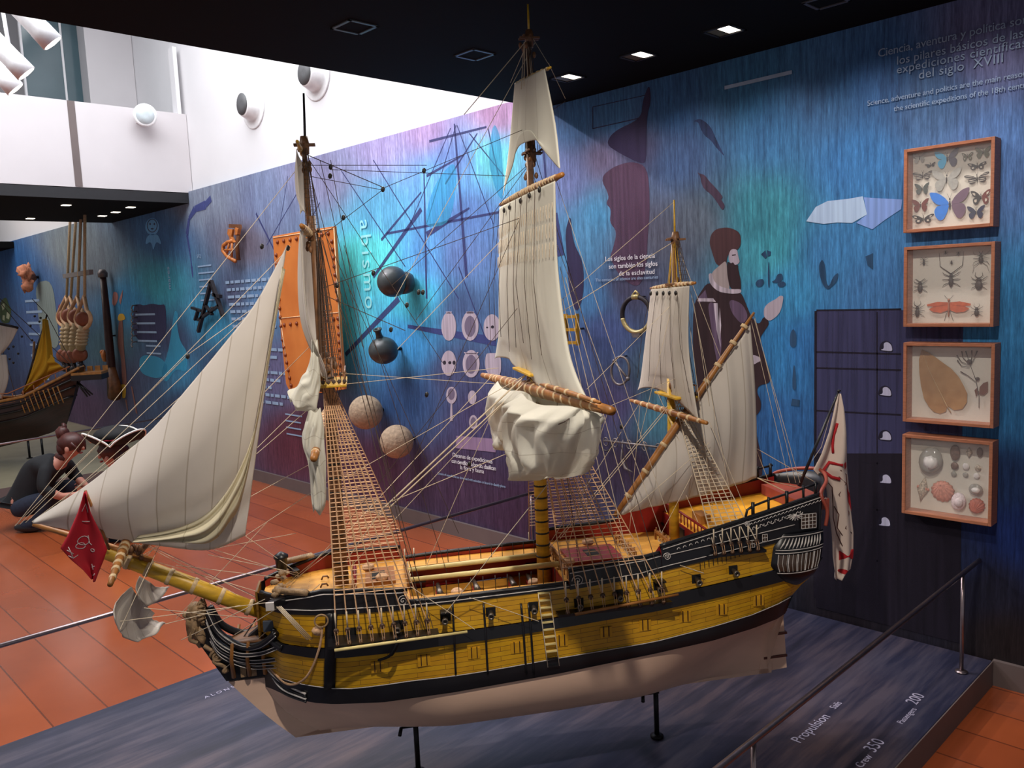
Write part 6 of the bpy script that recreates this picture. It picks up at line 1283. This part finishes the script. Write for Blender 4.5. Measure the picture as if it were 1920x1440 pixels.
MB().tube([(-12.2,1.2,.38),(-12.2,3.38,.36)], .009, 8).build('rail', M_steel, t, origin=og); MB().tube([(-12.2,3.3,.1),(-12.2,3.3,.36)], .008, 8).tube([(-12.2,1.3,.1),(-12.2,1.3,.37)], .008, 8).build('post', M_steel, t, origin=og)
SO2 = Vector((-9.55, 2.3, 0))
def P2(x, y, t=0.):
    d = ray(x, y); k = ((SO2-EYE).dot(ST)+t)/d.dot(ST); p = EYE+d*k-SO2; return Vector((p.dot(SS), -t, p.z))
s2 = thing('ship_model', 'dark brown ship model with a yellow triangular sail at the left border', 'model ship', SO2, ANG)
M_h2 = brickmat('dark_oak_planks', (52,24,18), (42,20,15), (20,10,8), 1, 1, rough=.3, mortar=.002, bw=.4, rh=.03, var=.4, ns=8, bump=.3)
M_d2 = mat('warm_deck', (150,88,52), .45, var=.3, scale=30); M_ys = sailmat('sail_yellow', (214,164,52), (206,154,44), (170,124,40), 30, .2)
bot = [P2(*q) for q in ((0,838),(50,826),(100,810),(124,796))]; top = [P2(*q, .12) for q in ((0,752),(50,742),(100,715),(146,690))]
sb = [bot[0].x-1.3]+[p.x for p in bot]; zb = [bot[0].z+.1]+[p.z for p in bot]; st2 = [top[0].x-1.3]+[p.x for p in top]; zt = [top[0].z+.12]+[p.z for p in top]
S0 = sb[0]; S1 = max(sb[-1], st2[-1])
def h2(u, v, sd):
    s = lerp(S0, lerp(sb[-1], st2[-1], v), u); z0 = ipol(sb, zb, s); z1 = ipol(st2, zt, s); w = .24*(min(1,(1-u)/.25)**.5 if u > .75 else min(1,u/.2)**.5)*(.12+.88*math.sin(min(1,v*1.25)*PI/2)) ; w = max(w, .09*v if u > .9 else .004)
    return L(s, sd*w*(1-.12*v), lerp(z0, z1, v))
mb = MB()
for sd in (1,-1):
    b0 = len(mb.v); mb.grid(lambda u, v: h2(u, v, sd), 40, 14)
    for k in range(b0, len(mb.v)): a, b = mb.uv[k]; mb.uv[k] = (a*2.6, b*.6)
mb.build('hull', M_h2, s2)
for v, r in ((.55,.012),(.72,.012),(.86,.014),(1.0,.016)):
    mb = MB()
    for sd in (1,-1): mb.tube([h2(i/30, v, sd)+Vector((0,-sd*.006,0)) for i in range(31)], r, 6)
    mb.build('wale', M_sparb if v == 1.0 else M_h2, s2)
MB().grid(lambda u, v: (h2(u,.93,1).lerp(h2(u,.93,-1), v)), 30, 6).build('deck', M_d2, s2, solid=.006)
MB().add([h2(1,v,sd) for v in (0,.5,1) for sd in (1,-1)], [(0,1,3,2),(2,3,5,4)]).build('transom', M_h2, s2, solid=.01)
for x in (150,163,176,190): pass
a = P2(140,700); b = P2(197,704); pl = MB().box2(L(a.x,-.12,a.z-.015), L(b.x,.12,a.z+.01)).build('stern_platform', M_sparb, s2)
MB().box2(L(a.x,-.13,a.z-.07), L(b.x,.13,a.z-.016)).build('platform_side', M_h2, s2)
for k in range(4): c = a.lerp(b, .15+.26*k); MB().box(L(c.x,-.11,a.z+.035), (.05,.02,.05)).build('rail_block', M_sparb, s2)
for k in range(3): MB().tube([P2(140+4*k,712+3*k,.05), P2(164+5*k,744-2*k,.05)], .008, 6).build('strut', M_h2, s2)
for k in range(9): p = P2(36+9*k, 745-2.4*k, .20); MB().tube([p, p+Vector((.05,-.03,-.16))], .006, 5).lathe([(.004,-.006),(.012,0),(.004,.006)], p, (0,1,0), 8).build('lanyard', M_sparb, s2)
for k in range(12): p = h2(.45+.045*k, 1.0, 1); MB().tube([p, p+Vector((0,0,.06))], .006, 5).build('stanchion', M_d2, s2)
MB().tube([h2(.45,1,1)+Vector((0,0,.062)), h2(.7,1,1)+Vector((0,0,.062)), h2(.96,1,1)+Vector((0,0,.062))], .007, 6).build('hand_rail', M_d2, s2)
ya = P2(44,742); yb = P2(88,590); MB().tube([ya, ya.lerp(yb,.5), yb], [.014,.016,.008], 8).build('lateen_yard', M_h2, s2); m0 = P2(60,765); m1 = P2(64,640); MB().tube([m0, m1], [.018,.012], 8).build('mizzen_mast', M_mastb, s2)
def tri2(name, A_, B_, m, bul):
    a = curve3([P2(x, y) for x, y in A_], 6); b = curve3([P2(x, y) for x, y in B_], 6)
    def al(P, u): q = u*(len(P)-1); i = min(len(P)-2, int(q)); return P[i].lerp(P[i+1], q-i)
    return MB().grid(lambda u, v: al(a, u).lerp(al(b, u), v)+Vector((0,-bul(u, v),0)), 24, 24).build(name, m, s2, solid=.003)
tri2('lateen_sail', [(48,735),(62,690),(75,640),(88,597)], [(50,736),(75,722),(100,690),(90,600)], M_ys, lambda u, v: .12*math.sin(PI*v)+.02*math.sin(6*PI*v))
tri2('lateen_sail', [(85,640),(92,655),(98,665)], [(72,715),(95,702),(124,692)], M_ys, lambda u, v: .08*math.sin(PI*v)+.015*math.sin(5*PI*v+u))
tri2('main_sail', [(-40,600),(-10,640),(3,668)], [(34,616),(22,640),(5,662)], M_sail, lambda u, v: .06*math.sin(PI*v)); tri2('main_sail', [(-40,660),(-40,700),(-40,745)], [(12,665),(16,710),(4,748)], M_sail, lambda u, v: .10*math.sin(PI*v))
m0 = P2(-20,770); m1 = P2(-22,520); MB().tube([m0, m1], [.03,.018], 8).build('main_mast', M_mastb, s2); MB().tube([P2(-70,590), P2(34,615)], .014, 8).build('yard', M_h2, s2)
for q in ((88,590,60,560),(-22,540,60,640),(-22,540,140,690),(64,645,130,690),(-22,560,30,745),(88,590,140,690)): MB().tube([P2(q[0],q[1]), P2(q[2],q[3])], .0035, 4).build('rope', M_rigd, s2)
for k, (x, y) in enumerate(((65,593),(76,596),(74,603),(57,611),(41,631),(60,638),(25,650),(16,654),(34,663),(18,673),(25,680),(65,679))): MB().ball(P2(x, y, .02), .013, 6).build('block', M_band, s2)
stand2 = thing('display_stand', 'thin black posts under the far dark ship', 'stand', SO2, ANG)
for x, y0, y1 in ((52,824,858),(77,820,856)): p = P2(x, y0); MB().tube([L(p.x,0,.1), L(p.x,0,p.z-.001)], .012, 8).lathe([(.03,.1),(.03,.106),(.012,.11)], L(p.x,0,0), (0,0,1), 12).build('post', M_darksteel, stand2)
def _x(): pass
# ---- people: skinned bodies in the plane facing the viewer (x to the right, z up, y away)
def skin(name, V, Ed, m, parent, lv=2, sc_=1.0, root=0):
    me = bpy.data.meshes.new(name); me.from_pydata([v[:3] for v in V], Ed, []); me.materials.append(m); o = link_mesh(name, me, parent)
    md = o.modifiers.new('skin', 'SKIN'); md.use_smooth_shade = True; md.branch_smoothing = .6
    for i, v in enumerate(V):
        r = v[3] if isinstance(v[3], (tuple, list)) else (v[3], v[3]); me.skin_vertices[0].data[i].radius = (r[0]*sc_, r[1]*sc_); me.skin_vertices[0].data[i].use_root = (i == root)
    q = o.modifiers.new('sub', 'SUBSURF'); q.levels = lv; q.render_levels = lv
    dg = bpy.context.evaluated_depsgraph_get(); me2 = bpy.data.meshes.new_from_object(o.evaluated_get(dg)); o.modifiers.clear(); o.data = me2; me2.name = name
    for p in me2.polygons: p.use_smooth = True
    return o
M_skinp = mat('skin_warm', (196,132,112), .55, var=.08, scale=30); M_hairp = mat('hair_auburn', (74,34,28), .5, var=.35, scale=60, stretch=(1,1,.2)); M_shirt = mat('black_shirt', (20,20,24), .85, var=.2); M_jean = mat('navy_jeans', (30,36,54), .85, var=.25, scale=60)
M_shoe = mat('dark_shoe', (24,22,26), .5); M_eyep = mat('eye_dark', (24,18,18), .3); M_lip = mat('lip', (150,70,66), .5)
def hand(mbv, ed, w, c, d, n, s=1.0):
    """five short finger chains from wrist index w; c palm centre, d finger direction, n palm side direction"""
    c = Vector(c); d = Vector(d).normalized(); n = Vector(n).normalized(); k = d.cross(n).normalized()
    b = len(mbv); mbv.append((*c, .022*s)); ed.append((w, b))
    for i, l in enumerate((.062,.072,.066,.052)):
        o = c+d*.035*s+k*(.026-.0175*i)*s; j = len(mbv); mbv += [(*o, .0095*s), (*(o+d*l*.55*s+n*.006*s), .0085*s), (*(o+d*l*s+n*.022*s), .0075*s)]; ed += [(b, j), (j, j+1), (j+1, j+2)]
    o = c+k*.03*s+d*.005*s; j = len(mbv); mbv += [(*o, .011*s), (*(o+k*.022*s+d*.022*s), .009*s), (*(o+k*.03*s+d*.045*s+n*.01*s), .0078*s)]; ed += [(b, j), (j, j+1), (j+1, j+2)]
def person(label, loc, fwd):
    t = thing('person', label, 'person', loc, fwd); return t
# the woman crouches towards +x of her own frame; measured from the ground under her feet
pw = onZ(92, 988, 0); W_ang = YAW
wm = person('person in black top and dark jeans crouching with hair tied up, head bent', pw, W_ang)
V = [(-.16,0,.16,(.12,.15)),(-.13,0,.30,(.115,.14)),(-.02,0,.42,(.115,.155)),(.09,0,.485,(.10,.165)),(.155,0,.51,(.052,.055)),(.20,0,.545,(.048,.05)),
     (.235,0,.585,(.082,.076)),(.262,0,.625,(.075,.070)),
     (.10,-.15,.46,.052),(.10,-.20,.33,.043),(.20,-.14,.255,.034),(.245,-.10,.262,.024),
     (.10,.15,.46,.052),(.12,.20,.34,.043),(.22,.14,.28,.034),(.26,.10,.275,.024),
     (-.15,-.10,.16,.088),(.14,-.12,.27,.066),(-.02,-.12,.06,.048),(-.14,-.12,.045,.034),(-.04,-.12,.03,(.026,.04)),
     (-.15,.10,.16,.088),(.15,.12,.30,.066),(.05,.12,.10,.048),(.02,.12,.045,.034),(.11,.12,.03,(.026,.04))]
Ed = [(0,1),(1,2),(2,3),(3,4),(4,5),(5,6),(6,7),(3,8),(8,9),(9,10),(10,11),(3,12),(12,13),(13,14),(14,15),(0,16),(16,17),(17,18),(18,19),(19,20),(0,21),(21,22),(22,23),(23,24),(24,25)]
Vb = [(a, b, c, (r[0]*.9, r[1]*.9) if isinstance(r, tuple) else r*.88) for a, b, c, r in V]; Eb = list(Ed)
hand(Vb, Eb, 11, (.285,-.09,.265), (1,.15,-.1), (0,.2,-1)); hand(Vb, Eb, 15, (.295,.09,.272), (1,-.2,-.15), (0,-.2,-1))
body = skin('body', Vb, Eb, M_skinp, wm)
Vs = [V[i] for i in (1,2,3,8,9,12,13)]+[(-.15,0,.21,(.122,.155)),(.13,0,.50,(.062,.085)),(.165,-.165,.275,.042),(.185,.165,.30,.042)]
skin('black_top', Vs, [(7,0),(0,1),(1,2),(2,8),(2,3),(3,4),(4,9),(2,5),(5,6),(6,10)], M_shirt, wm, sc_=1.06)
Vj = [V[i] for i in (0,16,17,18,19,21,22,23,24)]+[(-.14,0,.24,(.118,.145))]
skin('jeans', Vj, [(9,0),(0,1),(1,2),(2,3),(3,4),(0,5),(5,6),(6,7),(7,8)], M_jean, wm, sc_=1.06)
for sd in (-1,1): x = -.07 if sd < 0 else .08; MB().ball((x,sd*.12,.036), (.12,.042,.036), 12).build('shoe', M_shoe, wm)
hair = MB().ball((.232,0,.632), (.098,.086,.078), 16, jit=.12).ball((.178,0,.60), (.05,.07,.065), 12, jit=.2).ball((.16,0,.53), (.06,.055,.04), 12, jit=.25).build('hair', M_hairp, wm)
MB().ball((.175,0,.705), (.046,.042,.05), 14, jit=.35).ball((.185,.01,.745), (.02,.02,.03), 8, jit=.5).build('hair_bun', M_hairp, hair)
MB().ball((.312,0,.585), (.016,.012,.016), 8).build('nose', M_skinp, wm)
for sd in (-1,1): MB().ball((.296,sd*.03,.607), (.010,.012,.007), 8).build('eye', M_eyep, wm); MB().ball((.236,sd*.077,.59), (.018,.010,.026), 8).build('ear', M_skinp, wm)
MB().ball((.296,0,.552), (.012,.022,.007), 8).build('mouth', M_lip, wm)
for sd in (-1,1): MB().tube([(.265,sd*.07,.64),(.30,sd*.055,.60),(.305,sd*.05,.565)], [.014,.012,.006], 6).build('fringe', M_hairp, hair)
# the child sits facing her, in a pirate hat and yellow shirt
pc = onZ(250, 1008, 0); ch = person('small person in a black pirate hat with white trim and a yellow shirt', pc, YAW)
M_ysh = mat('yellow_shirt', (206,160,66), .85, var=.2, scale=30); M_hat = mat('black_felt_hat', (18,16,18), .8); M_trim = mat('hat_white_trim', (230,224,216), .7); M_redc = mat('hat_red_band', (170,24,44), .7)
C_ = [(.0,0,.10,(.085,.10)),(-.01,0,.22,(.08,.095)),(-.03,0,.33,(.07,.105)),(-.045,0,.385,(.035,.038)),(-.06,0,.42,(.036,.036)),(-.075,0,.475,(.07,.066)),(-.078,0,.515,(.062,.058)),
      (-.03,-.11,.32,.034),(-.06,-.14,.22,.028),(-.15,-.10,.20,.022),(-.19,-.09,.20,.017),(-.03,.11,.32,.034),(-.06,.14,.22,.028),(-.15,.10,.20,.022),(-.19,.09,.20,.017),
      (-.01,-.07,.09,.058),(-.20,-.12,.12,.044),(-.12,-.06,.05,.033),(-.02,-.02,.035,.026),(-.01,.07,.09,.058),(-.20,.12,.12,.044),(-.13,.06,.05,.033),(-.04,.04,.035,.026)]
CE = [(0,1),(1,2),(2,3),(3,4),(4,5),(5,6),(2,7),(7,8),(8,9),(9,10),(2,11),(11,12),(12,13),(13,14),(0,15),(15,16),(16,17),(17,18),(0,19),(19,20),(20,21),(21,22)]
Cb = [(a, b, c, (r[0]*.9, r[1]*.9) if isinstance(r, tuple) else r*.88) for a, b, c, r in C_]; Ce = list(CE); hand(Cb, Ce, 10, (-.215,-.085,.20), (-1,.1,0), (0,0,-1), .72); hand(Cb, Ce, 14, (-.215,.085,.20), (-1,-.1,0), (0,0,-1), .72)
ch_kids = [skin('body', Cb, Ce, M_skinp, ch), skin('yellow_shirt', [C_[i] for i in (0,1,2,7,8,11,12)]+[(-.035,0,.36,(.05,.06)),(-.10,-.12,.21,.027),(-.10,.12,.21,.027)], [(0,1),(1,2),(2,7),(2,3),(3,4),(4,8),(2,5),(5,6),(6,9)], M_ysh, ch, sc_=1.08),
 skin('trousers', [C_[i] for i in (0,15,16,17,18,19,20,21,22)], [(0,1),(1,2),(2,3),(3,4),(0,5),(5,6),(6,7),(7,8)], M_jean, ch, sc_=1.08)]
for sd in (-1,1): MB().ball((-.02,sd*.04,.03), (.035,.075,.03), 10).build('shoe', M_shoe, ch)
hr2 = MB().ball((-.065,0,.52), (.078,.076,.068), 14, jit=.15).ball((-.02,0,.47), (.045,.068,.06), 12, jit=.3).build('hair', M_hairp, ch)
MB().ball((-.145,0,.48), (.012,.010,.012), 8).build('nose', M_skinp, ch); MB().ball((-.138,0,.452), (.008,.018,.006), 8).build('mouth', M_lip, ch)
for sd in (-1,1): MB().ball((-.132,sd*.025,.50), (.008,.010,.007), 8).build('eye', M_eyep, ch); MB().ball((-.072,sd*.066,.475), (.014,.009,.02), 8).build('ear', M_skinp, ch)
ht = thing('pirate_hat', 'black pirate hat edged in white on the child', 'hat', pc, YAW)
MB().ball((-.05,0,.60), (.115,.10,.055), 18).build('crown', M_hat, ht)
def brim(u, v):
    a = 2*PI*u; r = lerp(.07,.155,v); return Vector((-.05+r*math.cos(a)*1.05, r*math.sin(a), .555+.075*v*v*(abs(math.cos(1.5*a+.4))**.7)))
MB().grid(brim, 48, 6).build('brim', M_hat, ht, solid=.006)
MB().tube([brim(i/48, 1.0) for i in range(48)], .006, 6, closed=True).build('white_trim', M_trim, ht); MB().tube([Vector((-.05+.10*math.cos(a),.09*math.sin(a),.585)) for a in [i*PI/10 for i in range(20)]], .008, 6, closed=True).build('red_band', M_redc, ht)

ch.scale = (1.22,)*3; ht.scale = (1.22,)*3
# ================================================================== separate loose pieces of repeated flat or mirrored parts
def split_islands(o):
    me = o.data; n = len(me.vertices); par = list(range(n))
    def find(x):
        while par[x] != x: par[x] = par[par[x]]; x = par[x]
        return x
    for e in me.edges:
        a, b = find(e.vertices[0]), find(e.vertices[1])
        if a != b: par[a] = b
    roots = sorted({find(i) for i in range(n)})
    if len(roots) < 2 or len(roots) > 6: return
    for k, r in enumerate(roots):
        c = o if k == len(roots)-1 else o.copy()
        m2 = me.copy(); bm = bmesh.new(); bm.from_mesh(m2); bm.verts.ensure_lookup_table()
        bmesh.ops.delete(bm, geom=[v for v in bm.verts if find(v.index) != r], context='VERTS'); bm.to_mesh(m2); bm.free(); c.data = m2
        if c is not o: COL.objects.link(c)
for o in list(COL.objects):
    if o.type == 'MESH' and o.name.split('.')[0] in ('fore_band','fender','rail_cap','upper_wale','bulwark','inner_bulwark','upper_planking','lower_planking','gangway','wale'): split_islands(o)
